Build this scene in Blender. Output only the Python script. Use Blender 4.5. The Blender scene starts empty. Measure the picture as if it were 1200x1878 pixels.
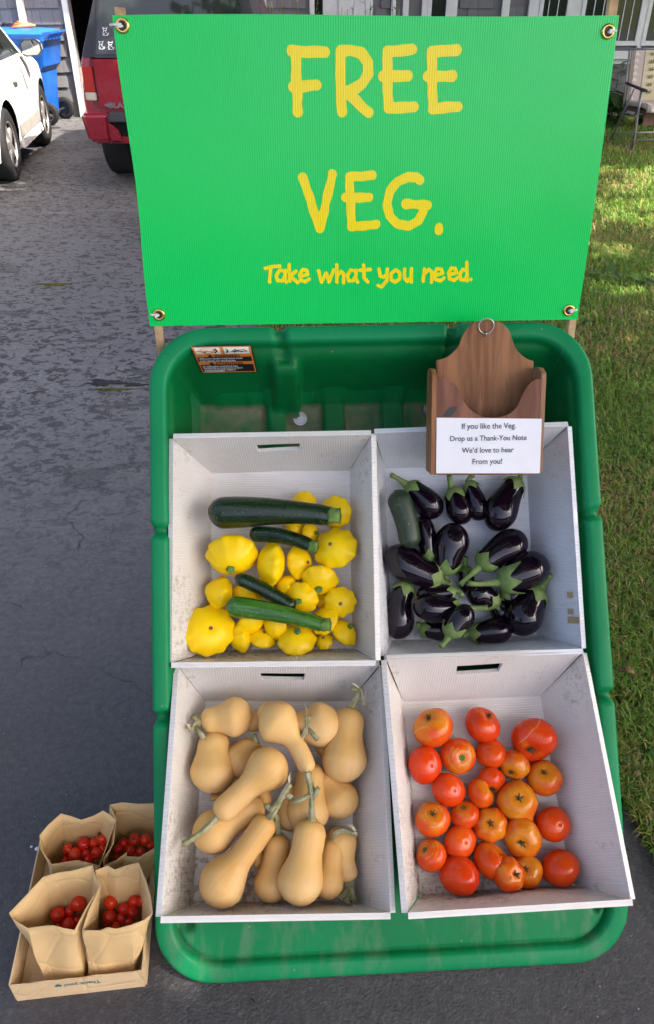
import bpy, bmesh, math, random
import numpy as np
from mathutils import Vector, Matrix, Quaternion

S = bpy.context.scene
COL = S.collection
rnd = random.Random(7)
rad = math.radians

# ------------------------------------------------------------------ camera, sky, sun, exposure
F_PX, PW, PH, PITCH, CAMH = 1400.0, 1200.0, 1878.0, rad(35), 1.62
cam = bpy.data.cameras.new('camera')
cam.sensor_fit = 'VERTICAL'; cam.sensor_height = 24.0; cam.lens = 24.0 * F_PX / PH
cam.clip_start = 0.05; cam.clip_end = 500
camo = bpy.data.objects.new('camera', cam); COL.objects.link(camo)
camo.location = (0, 0, CAMH); camo.rotation_euler = (math.pi/2 - PITCH, 0, 0)
S.camera = camo

SUN = Vector((0.64, -0.25, 0.76)).normalized()          # towards the sun
w = bpy.data.worlds.new('World'); S.world = w; w.use_nodes = True
wn = w.node_tree.nodes; wn.clear()
sky = wn.new('ShaderNodeTexSky'); sky.sky_type = 'NISHITA'; sky.sun_disc = False
sky.sun_elevation = math.asin(SUN.z); sky.sun_rotation = math.atan2(SUN.x, SUN.y)
sky.air_density = 0.36; sky.dust_density = 4.2; sky.ozone_density = 0.0
bg = wn.new('ShaderNodeBackground'); bg.inputs[1].default_value = 0.15
wo = wn.new('ShaderNodeOutputWorld')
w.node_tree.links.new(sky.outputs[0], bg.inputs[0]); w.node_tree.links.new(bg.outputs[0], wo.inputs[0])
sl = bpy.data.lights.new('sun', 'SUN'); sl.energy = 3.6; sl.angle = rad(0.53); sl.color = (1, 0.93, 0.82)
so = bpy.data.objects.new('sun', sl); COL.objects.link(so)
so.rotation_euler = SUN.to_track_quat('Z', 'Y').to_euler()
so.location = (8, -4, 12)
S.view_settings.view_transform = 'Standard'; S.view_settings.look = 'None'
S.view_settings.gamma = 1.0; S.view_settings.use_curve_mapping = False
S.view_settings.exposure = 2.25

# ------------------------------------------------------------------ pixel rays of the photograph -> places in the world
CF = Vector((0, math.cos(PITCH), -math.sin(PITCH))); CU = Vector((0, math.sin(PITCH), math.cos(PITCH))); CR = Vector((1, 0, 0))
EYE = Vector((0, 0, CAMH))
def ray(px, py): return CF + CR*((px-600)/F_PX) + CU*((939-py)/F_PX)
def hit(px, py, o, n):
    d = ray(px, py); return EYE + d*((o-EYE).dot(n)/d.dot(n))
def at_z(px, py, z=0.0): return hit(px, py, Vector((0, 0, z)), Vector((0, 0, 1)))
def at_y(px, py, y): return hit(px, py, Vector((0, y, 0)), Vector((0, 1, 0)))
def depth(p): return (p-EYE).dot(CF)

# ------------------------------------------------------------------ materials
def lin(c):
    return tuple(((v/255)/12.92 if v/255 <= .04045 else ((v/255+.055)/1.055)**2.4) for v in c)
class NT:
    def __init__(s, name):
        s.m = bpy.data.materials.new(name); s.m.use_nodes = True
        s.t = s.m.node_tree; s.n = s.t.nodes; s.n.clear()
        s.out = s.n.new('ShaderNodeOutputMaterial'); s.b = s.n.new('ShaderNodeBsdfPrincipled')
        s.t.links.new(s.b.outputs[0], s.out.inputs[0]); s._tc = None; s.h = None
    def tc(s, k='Object'):
        if s._tc is None: s._tc = s.n.new('ShaderNodeTexCoord')
        return s._tc.outputs[k]
    def L(s, a, b): s.t.links.new(a, b)
    def mapping(s, src, scale=(1,1,1), rot=(0,0,0)):
        m = s.n.new('ShaderNodeMapping'); m.inputs['Scale'].default_value = scale; m.inputs['Rotation'].default_value = rot
        s.L(src, m.inputs[0]); return m.outputs[0]
    def noise(s, scale, detail=4, rough=.55, src=None, st=None, dist=0):
        t = s.n.new('ShaderNodeTexNoise'); t.inputs['Scale'].default_value = scale; t.inputs['Detail'].default_value = detail
        t.inputs['Roughness'].default_value = rough; t.inputs['Distortion'].default_value = dist
        v = src if src is not None else s.tc()
        if st: v = s.mapping(v, st)
        s.L(v, t.inputs['Vector']); return t.outputs[0]
    def voronoi(s, scale, src=None, feat='F1', out=0, st=None):
        t = s.n.new('ShaderNodeTexVoronoi'); t.feature = feat; t.inputs['Scale'].default_value = scale
        v = src if src is not None else s.tc()
        if st: v = s.mapping(v, st)
        s.L(v, t.inputs['Vector']); return t.outputs[out]
    def wave(s, scale, axis='X', dist=0, prof='SIN', src=None):
        t = s.n.new('ShaderNodeTexWave'); t.bands_direction = axis; t.wave_profile = prof
        t.inputs['Scale'].default_value = scale; t.inputs['Distortion'].default_value = dist
        s.L(src if src is not None else s.tc(), t.inputs['Vector']); return t.outputs[1]
    def ramp(s, v, lo, hi, a=0.0, b=1.0):
        m = s.n.new('ShaderNodeMapRange'); m.inputs[1].default_value = lo; m.inputs[2].default_value = hi
        m.inputs[3].default_value = a; m.inputs[4].default_value = b; s.L(v, m.inputs[0]); return m.outputs[0]
    def math(s, op, a, b=None):
        m = s.n.new('ShaderNodeMath'); m.operation = op
        for i, v in enumerate((a, b)):
            if v is None: continue
            if isinstance(v, (int, float)): m.inputs[i].default_value = v
            else: s.L(v, m.inputs[i])
        return m.outputs[0]
    def mix(s, fac, a, b):
        m = s.n.new('ShaderNodeMix'); m.data_type = 'RGBA'
        for sock, v in ((m.inputs[0], fac), (m.inputs[6], a), (m.inputs[7], b)):
            if isinstance(v, (int, float)): sock.default_value = v
            elif isinstance(v, (tuple, list)): sock.default_value = (*v[:3], 1)
            else: s.L(v, sock)
        return m.outputs[2]
    def sep(s, v):
        m = s.n.new('ShaderNodeSeparateXYZ'); s.L(v, m.inputs[0]); return m.outputs
    def oinfo(s, k): 
        m = s.n.new('ShaderNodeObjectInfo'); return m.outputs[k]
    def attr(s, name):
        m = s.n.new('ShaderNodeAttribute'); m.attribute_name = name; return m.outputs
    def bump(s, v, strength=.3, dist=.002):
        m = s.n.new('ShaderNodeBump'); m.inputs['Strength'].default_value = strength; m.inputs['Distance'].default_value = dist
        s.L(v, m.inputs['Height'])
        if s.h is not None: s.L(s.h, m.inputs['Normal'])
        s.h = m.outputs[0]; s.L(s.h, s.b.inputs['Normal'])
    def set(s, col=None, rough=None, spec=None, metal=None, **k):
        for nm, v in (('Base Color', col), ('Roughness', rough), ('Specular IOR Level', spec), ('Metallic', metal)):
            if v is None: continue
            if isinstance(v, (int, float)): s.b.inputs[nm].default_value = v
            elif isinstance(v, (tuple, list)): s.b.inputs[nm].default_value = (*v[:3], 1)
            else: s.L(v, s.b.inputs[nm])
        for nm, v in k.items():
            s.b.inputs[nm.replace('_', ' ')].default_value = v
        return s
def simple(name, col, rough=.5, spec=.5, metal=0, var=.12, vs=12, bump=0, bs=80):
    t = NT(name); n = t.noise(vs, 5)
    c2 = tuple(max(0, v*(1-2.2*var)) for v in col); c1 = tuple(min(1, v*(1+var)) for v in col)
    t.set(t.mix(t.ramp(n, .3, .7), c2, c1), rough, spec, metal)
    if bump: t.bump(t.noise(bs, 4), bump, .003)
    return t.m
MATS = {}

# ------------------------------------------------------------------ mesh helpers
def link(o, parent=None):
    COL.objects.link(o)
    if parent is not None: o.parent = parent
    return o
def mesh(name, v, f, m=None, parent=None, smooth=True, mats=None, fm=None):
    me = bpy.data.meshes.new(name); me.from_pydata([tuple(p) for p in v], [], f); me.update()
    if m is not None: me.materials.append(m)
    for x in (mats or []): me.materials.append(x)
    if fm is not None: me.polygons.foreach_set('material_index', fm)
    if smooth: me.polygons.foreach_set('use_smooth', [True]*len(me.polygons))
    return link(bpy.data.objects.new(name, me), parent)
def thing(name, label, cat, loc=(0,0,0), rot=None, group=None):
    o = bpy.data.objects.new(name, None); o.empty_display_size = .05; COL.objects.link(o)
    o.location = loc
    if rot is not None: o.matrix_world = Matrix.Translation(loc) @ rot.to_4x4()
    o['label'] = label; o['category'] = cat
    if group: o['group'] = group
    return o
def tag(o, label, cat, group=None):
    o['label'] = label; o['category'] = cat
    if group: o['group'] = group
    return o
def structure(o): o['kind'] = 'structure'; return o
def stuff(o): o['kind'] = 'stuff'; return o

class MB:                                               # collects shapes for ONE mesh
    def __init__(s): s.v = []; s.f = []; s.fm = []; s.mi = 0
    def add(s, v, f):
        k = len(s.v); s.v += [Vector(p) for p in v]; s.f += [tuple(i+k for i in q) for q in f]; s.fm += [s.mi]*len(f); return s
    def box(s, a, b, M=None):
        x0, y0, z0 = a; x1, y1, z1 = b
        v = [Vector(p) for p in ((x0,y0,z0),(x1,y0,z0),(x1,y1,z0),(x0,y1,z0),(x0,y0,z1),(x1,y0,z1),(x1,y1,z1),(x0,y1,z1))]
        if M is not None: v = [M @ p for p in v]
        return s.add(v, [(3,2,1,0),(4,5,6,7),(0,1,5,4),(1,2,6,5),(2,3,7,6),(3,0,4,7)])
    def hexa(s, bot, top):
        return s.add(list(bot)+list(top), [(3,2,1,0),(4,5,6,7),(0,1,5,4),(1,2,6,5),(2,3,7,6),(3,0,4,7)])
    def tube(s, pts, r, n=8, cap=True, ribs=0, ra=.0):
        pts = [Vector(p) for p in pts]; rs = r if isinstance(r, (list, tuple)) else [r]*len(pts)
        T = [(pts[min(i+1, len(pts)-1)]-pts[max(i-1, 0)]).normalized() for i in range(len(pts))]
        u = T[0].orthogonal().normalized(); v = []; f = []
        for i, p in enumerate(pts):
            u = (u - T[i]*u.dot(T[i])).normalized(); q = T[i].cross(u)
            for k in range(n):
                a = 2*math.pi*k/n; rr = rs[i]*(1+ra*math.cos(ribs*a))
                v.append(p+u*(rr*math.cos(a))+q*(rr*math.sin(a)))
        for i in range(len(pts)-1):
            for k in range(n):
                f.append((i*n+k, i*n+(k+1)%n, (i+1)*n+(k+1)%n, (i+1)*n+k))
        if cap: f.append(tuple(range(n-1, -1, -1))); f.append(tuple((len(pts)-1)*n+k for k in range(n)))
        return s.add(v, f)
    def disc(s, c, ax, r, th, n=20, M=None):
        ax = Vector(ax).normalized(); return s.tube([Vector(c)-ax*th/2, Vector(c)+ax*th/2], r, n)
    def torus(s, c, ax, R, r, n=24, m=10):
        ax = Vector(ax).normalized(); u = ax.orthogonal().normalized(); q = ax.cross(u); v = []; f = []
        for i in range(n):
            a = 2*math.pi*i/n; d = u*math.cos(a)+q*math.sin(a)
            for k in range(m):
                b = 2*math.pi*k/m; v.append(Vector(c)+d*(R+r*math.cos(b))+ax*(r*math.sin(b)))
        for i in range(n):
            for k in range(m):
                f.append((i*m+k, ((i+1)%n)*m+k, ((i+1)%n)*m+(k+1)%m, i*m+(k+1)%m))
        return s.add(v, f)
    def prism(s, outline, ext):                         # closed outline (Vectors) extruded by ext
        n = len(outline); e = Vector(ext)
        return s.add([Vector(p) for p in outline]+[Vector(p)+e for p in outline],
                     [tuple(range(n-1, -1, -1)), tuple(range(n, 2*n))]+[(i, (i+1)%n, n+(i+1)%n, n+i) for i in range(n)])
    def build(s, name, m, parent=None, smooth=False, bevel=0, seg=2, mats=None):
        o = mesh(name, s.v, s.f, m, parent, smooth, mats, s.fm if mats else None)
        bm = bmesh.new(); bm.from_mesh(o.data); bmesh.ops.recalc_face_normals(bm, faces=bm.faces)
        if bevel:
            bmesh.ops.bevel(bm, geom=[e for e in bm.edges if len(e.link_faces) == 2 and e.calc_face_angle(0) > .5], offset=bevel, segments=seg, affect='EDGES', clamp_overlap=True)
        bm.to_mesh(o.data); bm.free()
        if bevel and not smooth:
            o.data.polygons.foreach_set('use_smooth', [False]*len(o.data.polygons))
        return o
def autosmooth(o, ang=35):                              # smooth faces, sharp edges kept
    bm = bmesh.new(); bm.from_mesh(o.data)
    for f in bm.faces: f.smooth = True
    for e in bm.edges: e.smooth = not (len(e.link_faces) == 2 and e.calc_face_angle(0) > rad(ang))
    bm.to_mesh(o.data); bm.free(); return o
def sstep(a, b, x):
    t = min(1, max(0, (x-a)/(b-a))); return t*t*(3-2*t)

# strokes drawn with a round brush, turned into one sheet without overlaps (marching squares on the distance to the strokes)
def brush_sheet(strokes, r, cell, wob=0.0, seed=1):
    rg = np.random.RandomState(seed); P = []
    for st in strokes:
        st = [np.array(p, float) for p in st]
        if len(st) == 1: st = [st[0], st[0]+np.array([1e-5, 0])]
        for a, b in zip(st[:-1], st[1:]): P.append((a, b))
    allp = np.array([q for s_ in P for q in s_]); lo = allp.min(0)-2*r; hi = allp.max(0)+2*r
    nx, ny = int((hi[0]-lo[0])/cell)+2, int((hi[1]-lo[1])/cell)+2
    X, Y = np.meshgrid(lo[0]+np.arange(nx)*cell, lo[1]+np.arange(ny)*cell, indexing='ij')
    D = np.full((nx, ny), 1e9)
    for a, b in P:
        d = b-a; t = np.clip(((X-a[0])*d[0]+(Y-a[1])*d[1])/max(d@d, 1e-14), 0, 1)
        D = np.minimum(D, np.hypot(X-a[0]-t*d[0], Y-a[1]-t*d[1]))
    W = np.zeros_like(D)
    for k in range(14):
        th = rg.rand()*6.28; fr = (2.2+rg.rand()*2.5)/r/2; W += np.sin((X*np.cos(th)+Y*np.sin(th))*fr+rg.rand()*6.28)
    F = r - D + W/5*wob*r
    verts = []; idx = {}; faces = []
    def vid(key, p):
        if key not in idx: idx[key] = len(verts); verts.append((p[0], p[1]))
        return idx[key]
    ins = F > 0
    ii, jj = np.nonzero((ins[:-1,:-1]|ins[1:,:-1]|ins[1:,1:]|ins[:-1,1:]))
    for i, j in zip(ii.tolist(), jj.tolist()):
        c = [(i,j),(i+1,j),(i+1,j+1),(i,j+1)]; poly = []
        for k in range(4):
            a, b = c[k], c[(k+1)%4]; fa, fb = F[a], F[b]
            if fa > 0: poly.append(vid(a, (X[a], Y[a])))
            if (fa > 0) != (fb > 0):
                t = fa/(fa-fb); q = (X[a]+(X[b]-X[a])*t, Y[a]+(Y[b]-Y[a])*t)
                poly.append(vid((min(a,b), max(a,b)), q))
        if len(poly) >= 3: faces.append(tuple(poly))
    return verts, faces

def text_mesh(s, size, align='CENTER', bold=0.0):       # flat filled letters in the XY plane
    cu = bpy.data.curves.new('text', 'FONT'); cu.body = s; cu.size = size; cu.align_x = align; cu.offset = bold; cu.resolution_u = 3
    o = bpy.data.objects.new('text', cu); COL.objects.link(o)
    dg = bpy.context.evaluated_depsgraph_get(); dg.update()
    me = bpy.data.meshes.new_from_object(o.evaluated_get(dg))
    v = [q.co.copy() for q in me.vertices]; f = [tuple(p.vertices) for p in me.polygons]
    bpy.data.objects.remove(o); bpy.data.meshes.remove(me); bpy.data.curves.remove(cu)
    return v, f
# ------------------------------------------------------------------ surface materials
def mk_asphalt():
    t = NT('asphalt'); o = t.tc()
    y = t.sep(o)[1]
    far = t.ramp(t.math('ADD', y, t.math('MULTIPLY', t.noise(1.4, 4), 1.5)), 2.4, 4.2)                                  # the old coat is more worn away towards the house
    big = t.noise(1.1, 5); mid = t.noise(7, 6, .6); fine = t.noise(160, 3, .7)
    wear_shade = t.ramp(t.math('ADD', y, t.math('MULTIPLY', t.math('SUBTRACT', big, .5), 1.1)), .3, 3.0)  # darker near the camera: shade painted in; paler, worn coat farther off
    base = t.mix(wear_shade, t.mix(t.ramp(big, .35, .65), (.054, .051, .049), (.084, .080, .076)), t.mix(t.ramp(big, .35, .65), (.208, .20, .196), (.245, .235, .228)))
    base = t.mix(t.ramp(y, 3.6, 6.0, 0, .8), base, t.mix(t.ramp(big, .35, .65), (.085, .081, .078), (.12, .115, .11)))
    base = t.mix(t.ramp(mid, .35, .7, 0, .35), base, (.115, .111, .112))
    base = t.mix(t.math('MULTIPLY', t.ramp(y, 0.3, 1.5, .5, 0), 1.0), base, (.03, .03, .036))  # more painted shade, darkest right in front of the camera
    flk = t.noise(22, 9, .66, st=(.75, 1.0, 1), dist=.9)          # flaked-off coat showing the dark old surface
    thr = t.ramp(t.noise(.9, 3), .35, .65, .562, .512)
    fm = t.math('MULTIPLY', t.ramp(t.math('SUBTRACT', flk, thr), 0, .012), far)
    wn_ = t.noise(3.2, 7, .62, st=(.5, 1.2, 1), dist=.5)
    wm = t.math('MULTIPLY', t.ramp(wn_, .60, .615), t.ramp(y, 1.8, 3.0))
    grit = t.voronoi(420)
    old = t.mix(t.ramp(grit, .2, .7), (.03, .029, .028), (.105, .1, .092))
    col = t.mix(t.math('MULTIPLY', wm, .8), base, old)
    col = t.mix(t.math('MULTIPLY', fm, .9), col, (.020, .019, .020))
    lump = t.noise(48, 5, .6); col = t.mix(t.ramp(lump, .35, .68, 0, .42), col, (.030, .030, .033)); lt = t.noise(75, 3, .6); col = t.mix(t.ramp(lt, .52, .74, 0, .30), col, (.21, .20, .20))
    wv = t.n.new('ShaderNodeVectorMath'); wv.operation = 'ADD'; cn = t.n.new('ShaderNodeTexNoise'); cn.inputs['Scale'].default_value = 5; cn.inputs['Detail'].default_value = 5; t.L(o, cn.inputs['Vector']); sc_ = t.n.new('ShaderNodeVectorMath'); sc_.operation = 'SCALE'; sc_.inputs['Scale'].default_value = .22; t.L(cn.outputs[1], sc_.inputs[0]); t.L(o, wv.inputs[0]); t.L(sc_.outputs[0], wv.inputs[1])
    ck = t.math('MULTIPLY', t.ramp(t.voronoi(.85, src=wv.outputs[0], feat='DISTANCE_TO_EDGE'), .0035, .001), t.ramp(t.noise(1.7, 3), .57, .62)); col = t.mix(t.math('MULTIPLY', ck, .7), col, (.018, .017, .017))
    spk = t.voronoi(34, out=0); rv = t.noise(37, 2)
    sp = t.math('MULTIPLY', t.ramp(spk, .07, .05), t.ramp(rv, .56, .58))
    col = t.mix(sp, col, (.018, .018, .02))
    sand = t.math('MULTIPLY', t.ramp(t.noise(2.0, 5, st=(.35, 3.2, 1)), .62, .74), t.ramp(y, 5.2, 6.2, 0, .7))
    col = t.mix(sand, col, (.30, .26, .22))
    t.set(col, t.ramp(fine, .3, .7, .5, .75), .35)
    t.bump(fine, .8, .006); t.bump(t.noise(55, 5, .65), .35, .01); t.bump(mid, .35, .01); t.bump(t.math('SUBTRACT', 1.0, fm), .6, .004)
    return t.m
def mk_soil():
    t = NT('lawn_soil'); n = t.noise(9, 6); k = t.noise(60, 4)
    c = t.mix(t.ramp(n, .3, .7), (.07, .088, .024), (.115, .12, .045)); c = t.mix(t.ramp(k, .45, .7, 0, .6), c, (.07, .10, .025))
    t.set(c, .95, .1); t.bump(k, .8, .02); return t.m
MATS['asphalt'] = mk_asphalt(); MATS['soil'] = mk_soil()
MATS['shingle'] = simple('grey_shingle', (.19, .19, .195), .85, .25, var=.10, vs=30, bump=.25, bs=120)
def mk_shingle():
    t = NT('painted_shingle'); r = t.oinfo('Random')
    g = t.noise(26, 5, .6, st=(1, 1, .12))
    c = t.mix(r, (.15, .15, .152), (.19, .19, .194)); c = t.mix(t.ramp(g, .4, .75, 0, .35), c, (.115, .113, .11))
    t.set(c, .85, .25); t.bump(g, .3, .004); return t.m
MATS['shingle'] = mk_shingle()
MATS['trim'] = simple('white_trim_paint', (.66, .67, .66), .55, .4, var=.06, vs=9)
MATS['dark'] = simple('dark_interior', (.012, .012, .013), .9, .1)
t = NT('window_glass'); t.set((.02, .024, .022), .04, .8); MATS['glass'] = t.m
MATS['roof'] = simple('roof_shingle', (.07, .068, .066), .9, .2, vs=20, bump=.4)

# ------------------------------------------------------------------ the ground: driveway, lawn, street behind the camera
def sheet(name, outline, z, m):
    me = MB(); me.add([(x, y, z) for x, y in outline], [tuple(range(len(outline)))]); o = me.build(name, m)
    if o.data.polygons[0].normal.z < 0: o.data.flip_normals()
    return structure(o)
sheet('ground', [(-450, -450), (450, -450), (450, 450), (-450, 450)], -.012, MATS['soil'])
EDGE = [(1.0, -1.5), (.92, 0.1), (.79, .72), (.755, .95), (.712, 1.12), (.60, 1.42), (.36, 2.1), (-.02, 3.1), (-.37, 4.12), (-.55, 6.2), (-.72, 9), (-.86, 12.08)]
def edge_x(y):
    for (x0, y0), (x1, y1) in zip(EDGE[:-1], EDGE[1:]):
        if y0 <= y <= y1: return x0+(x1-x0)*(y-y0)/(y1-y0)
    return EDGE[0][0] if y < EDGE[0][1] else EDGE[-1][0]
wob = []
for i in range(240):
    y = -1.5+13.58*i/239; wob.append((edge_x(y)+.012*math.sin(y*23)+.01*math.sin(y*61+1), y))
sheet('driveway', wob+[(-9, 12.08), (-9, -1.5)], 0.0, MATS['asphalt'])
sheet('lawn', [(x-.004, y) for x, y in wob][::-1]+[(9, -1.5), (9, 12.08)], -.004, MATS['soil'])
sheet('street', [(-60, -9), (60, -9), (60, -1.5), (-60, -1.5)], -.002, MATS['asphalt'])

# grass blades: one stuff mesh, every blade a bent strip with its own tint
def mk_grass():
    t = NT('grass_blade'); a = t.attr('tint')
    t.set(a[0], .5, .3); t.b.inputs['Subsurface Weight'].default_value = 0
    tr = t.n.new('ShaderNodeBsdfTranslucent'); t.L(a[0], tr.inputs[0]); mx = t.n.new('ShaderNodeMixShader'); mx.inputs[0].default_value = .35
    t.L(t.b.outputs[0], mx.inputs[1]); t.L(tr.outputs[0], mx.inputs[2]); t.L(mx.outputs[0], t.out.inputs[0]); return t.m
def grass():
    rg = np.random.RandomState(3); V = []; F = []; C = []
    def patch(n, y0, y1, hs, ws):
        nonlocal V, F, C
        y = y0+(y1-y0)*rg.rand(n)
        ex = np.interp(y, [q[1] for q in EDGE], [q[0] for q in EDGE])
        xr = .43*(y*.82+.93)+.35
        xr = np.maximum(xr, ex+.1); x = ex-.015+(xr-ex)*rg.rand(n)**1.0
        keep = rg.rand(n) > .28*(np.sin(x*5.1+np.sin(y*3.7)*1.6)*np.sin(y*4.3+x*2.2) > .35)
        x, y = x[keep], y[keep]; n = len(x)
        dry = .75*np.clip((1.75-y)/.5, 0, 1)+(np.sin(x*3.3+1.7*np.sin(y*2.1)+.5)+np.sin(y*3.9-1.2*x)+np.sin(x*9+y*7)*.5)/2.5
        az = rg.rand(n)*6.283; ln = hs*(.5+.9*rg.rand(n)); lean = (.25+.85*rg.rand(n)); wd = ws*(.6+.8*rg.rand(n))
        dx, dy = np.cos(az), np.sin(az); px, py = -dy*wd/2, dx*wd/2
        mid = np.stack([x+dx*ln*.35*lean, y+dy*ln*.35*lean, ln*.55*np.cos(lean*.5)], 1)
        tip = np.stack([x+dx*ln*lean*.95, y+dy*ln*lean*.95, ln*(1-.55*lean)], 1)
        b = np.stack([x, y, np.full(n, -.006)], 1); o = np.stack([px, py, np.zeros(n)], 1)
        vv = np.stack([b-o, b+o, mid+o*.8, mid-o*.8, tip], 1).reshape(-1, 3); k = sum(len(q) for q in V)
        i = np.arange(n)*5+k
        F += np.stack([i, i+1, i+2, i+3], 1).tolist()+np.stack([i+3, i+2, i+4], 1).tolist(); V.append(vv)
        dm = (rg.rand(n) < np.clip(.16+.34*dry, .04, .7))
        g = np.stack([.125+.09*rg.rand(n), .21+.13*rg.rand(n), .028+.03*rg.rand(n)], 1)
        d = np.stack([.29+.18*rg.rand(n), .225+.13*rg.rand(n), .09+.06*rg.rand(n)], 1)
        C.append(np.repeat(np.where(dm[:, None], d, g), 5, 0))
    patch(30000, .55, 1.7, .045, .0032); patch(46000, 1.7, 3.4, .05, .0042); patch(46000, 3.4, 6, .055, .006); patch(40000, 6, 10.6, .065, .009); patch(9000, 10.6, 12.0, .07, .012)
    V = np.concatenate(V); C = np.concatenate(C)
    me = bpy.data.meshes.new('grass'); me.from_pydata(V.tolist(), [], F); me.update()
    at = me.color_attributes.new('tint', 'FLOAT_COLOR', 'POINT'); at.data.foreach_set('color', np.concatenate([C, np.ones((len(C), 1))], 1).astype(np.float32).ravel())
    me.materials.append(mk_grass()); o = link(bpy.data.objects.new('grass', me)); stuff(o)
    o['label'] = 'mown lawn grass with dry straw coloured patches beside the driveway'
grass()

# ------------------------------------------------------------------ the house
WY = 12.1
def hx(px, z=1.35): return (px-600)*(WY*math.cos(PITCH)+(CAMH-z)*math.sin(PITCH))/F_PX
house = thing('house', 'grey shingled house with white trim, open garage and long windows behind the sign', 'house', (0, WY, 0))
def hp(o): o.location.y -= WY if o.parent is house else 0; return o
G0, G1 = -3.42, -.90                                    # garage opening
mb = MB()
for a, b, z0, z1 in ((-9, G0, 0, 2.7), (G0, G1, 2.25, 2.7), (G1, 9, 0, 2.7)): mb.box((a, WY, z0), (b, WY+.15, z1))
mb.box((-9, WY+.15, 0), (-8.85, WY+6, 2.7)); mb.box((8.85, WY+.15, 0), (9, WY+6, 2.7)); mb.box((-8.85, WY+5.85, 0), (8.85, WY+6, 5.0))
wall = hp(mb.build('wall', MATS['shingle'], house))
# shingles, one wedge each, in overlapping courses (sub-parts of the wall)
EXPO = .184
sh_mesh = []
for wdt in (.105, .13, .15, .175, .2):
    q = MB(); q.hexa([(0, -.026, 0), (wdt-.004, -.026, 0), (wdt-.004, -.002, 0), (0, -.002, 0)], [(0, -.006, EXPO+.012), (wdt-.004, -.006, EXPO+.012), (wdt-.004, 0, EXPO+.012), (0, 0, EXPO+.012)])
    o = q.build('shingle', MATS['shingle']); sh_mesh.append((wdt, o.data)); bpy.data.objects.remove(o)
def shingle_run(x0, x1, rows, far=None):
    for r in rows:
        x = x0+rnd.uniform(-.1, 0)
        while x < x1:
            wdt, me = rnd.choice(sh_mesh)
            if x+wdt > x1 or x < x0-.001:
                if x+wdt > x1+.03: break
            if x >= x0-.02:
                o = bpy.data.objects.new('shingle', me); link(o, wall); o.location = (x, WY-WY*0+rnd.uniform(-.002, 0), r*EXPO+rnd.uniform(-.004, .004)); 
            x += wdt
shingle_run(-4.95, G0-.09, range(0, 8))
TOPR = (6, 7)
shingle_run(hx(487), hx(566), TOPR); shingle_run(hx(685), hx(717), TOPR); shingle_run(hx(751), hx(772), TOPR)
shingle_run(hx(840), hx(911), TOPR); shingle_run(hx(936), hx(968), TOPR)
shingle_run(hx(1085), hx(1240), range(0, 4))

# coarser courses where the photograph looks no more closely: one joined part
q = MB()
def course(x0, x1, rows):
    for r in rows:
        z = r*EXPO; q.hexa([(x0, WY-.017, z), (x1, WY-.017, z), (x1, WY-.001, z), (x0, WY-.001, z)], [(x0, WY-.006, z+EXPO), (x1, WY-.006, z+EXPO), (x1, WY, z+EXPO), (x0, WY, z+EXPO)])
course(-9, -5.05, range(0, 14)); course(-4.95, G0-.09, range(8, 14)); course(G1+.1, hx(1085)-.02, range(0, 4)); course(hx(1240)+.02, 9, range(0, 4))
course(G1+.1, hx(566), range(4, 6)); course(hx(685), hx(990), range(4, 6)); course(G1+.1, hx(566), range(8, 14)); course(hx(685), hx(970), range(8, 14))
stuff(hp(q.build('siding', MATS['shingle'], house)))
def trim(name, x0, x1, z0, z1, d=.035, m='trim', parent=None, y=None):
    b = MB(); yy = WY if y is None else y; b.box((x0, yy-d, z0), (x1, yy+.0, z1)); o = b.build(name, MATS[m], parent or house, bevel=.004, seg=1); 
    return hp(o) if parent is None else o
def offs(o): o.location.y -= 0; return o
trim('corner_board', G0-.07, G0, 0, 2.4, .05); trim('corner_board', G1, G1+.10, 0, 2.4, .05); trim('corner_board', G0-.07, G1+.1, 2.4-.12, 2.44, .055)
for a, b in ((568, 577), (718, 726), (739, 750), (774, 786), (819, 839), (921, 935)): trim('trim_board', hx(a), hx(b), .0, 2.5, .045)
# entrance: grey storm door, white door with a hanging basket
d = trim('door', hx(592), hx(684), .05, 2.1, .02)
b = MB(); b.box((hx(621), WY-.04, .12), (hx(660), WY-.021, 2.02)); o = b.build('door_panel', MATS['trim'], d, bevel=.006)
b = MB(); b.box((hx(577), WY-.03, .05), (hx(591), WY-.004, 2.1)); hp(b.build('dark_strip', MATS['dark'], house))  # dark strip painted in for the shadow of the door opening
b = MB(); b.box((hx(787), WY-.03, .3), (hx(792), WY-.004, 2.1)); hp(b.build('dark_strip', MATS['dark'], house))
# long windows
SILL = .84
def window(p0, p1, z0=SILL+.08, z1=2.15, cords=()):
    x0, x1 = hx(p0), hx(p1); fr = MB(); th = .055
    for a, b, c, e in ((x0-th, x0, z0-th, z1+th), (x1, x1+th, z0-th, z1+th), (x0, x1, z0-th, z0), (x0, x1, z1, z1+th)): fr.box((a, WY-.05, c), (b, WY-.002, e))
    f = hp(fr.build('window', MATS['trim'], house, bevel=.004, seg=1))
    g = MB(); g.box((x0+.001, WY-.022, z0+.001), (x1-.001, WY-.012, z1-.001)); g.build('pane', MATS['glass'], f)
    for c in cords:
        k = MB(); xx = hx(c); k.box((xx-.005, WY-.034, z0+.002), (xx+.005, WY-.0225, z1-.002)); k.build('muntin', MATS['trim'], f)
window(997, 1040, cords=(1007, 1024)); window(1075, 1176, cords=(1091, 1108, 1146, 1162)); window(1196, 1300, cords=(1215, 1240))
window(792, 818, z0=.4)
trim('window_trim', hx(970), hx(989), SILL, 2.3, .045); trim('window_trim', hx(1048), hx(1067), SILL, 2.3, .043); trim('window_trim', hx(1182), hx(1190), SILL, 2.3, .043)
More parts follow.
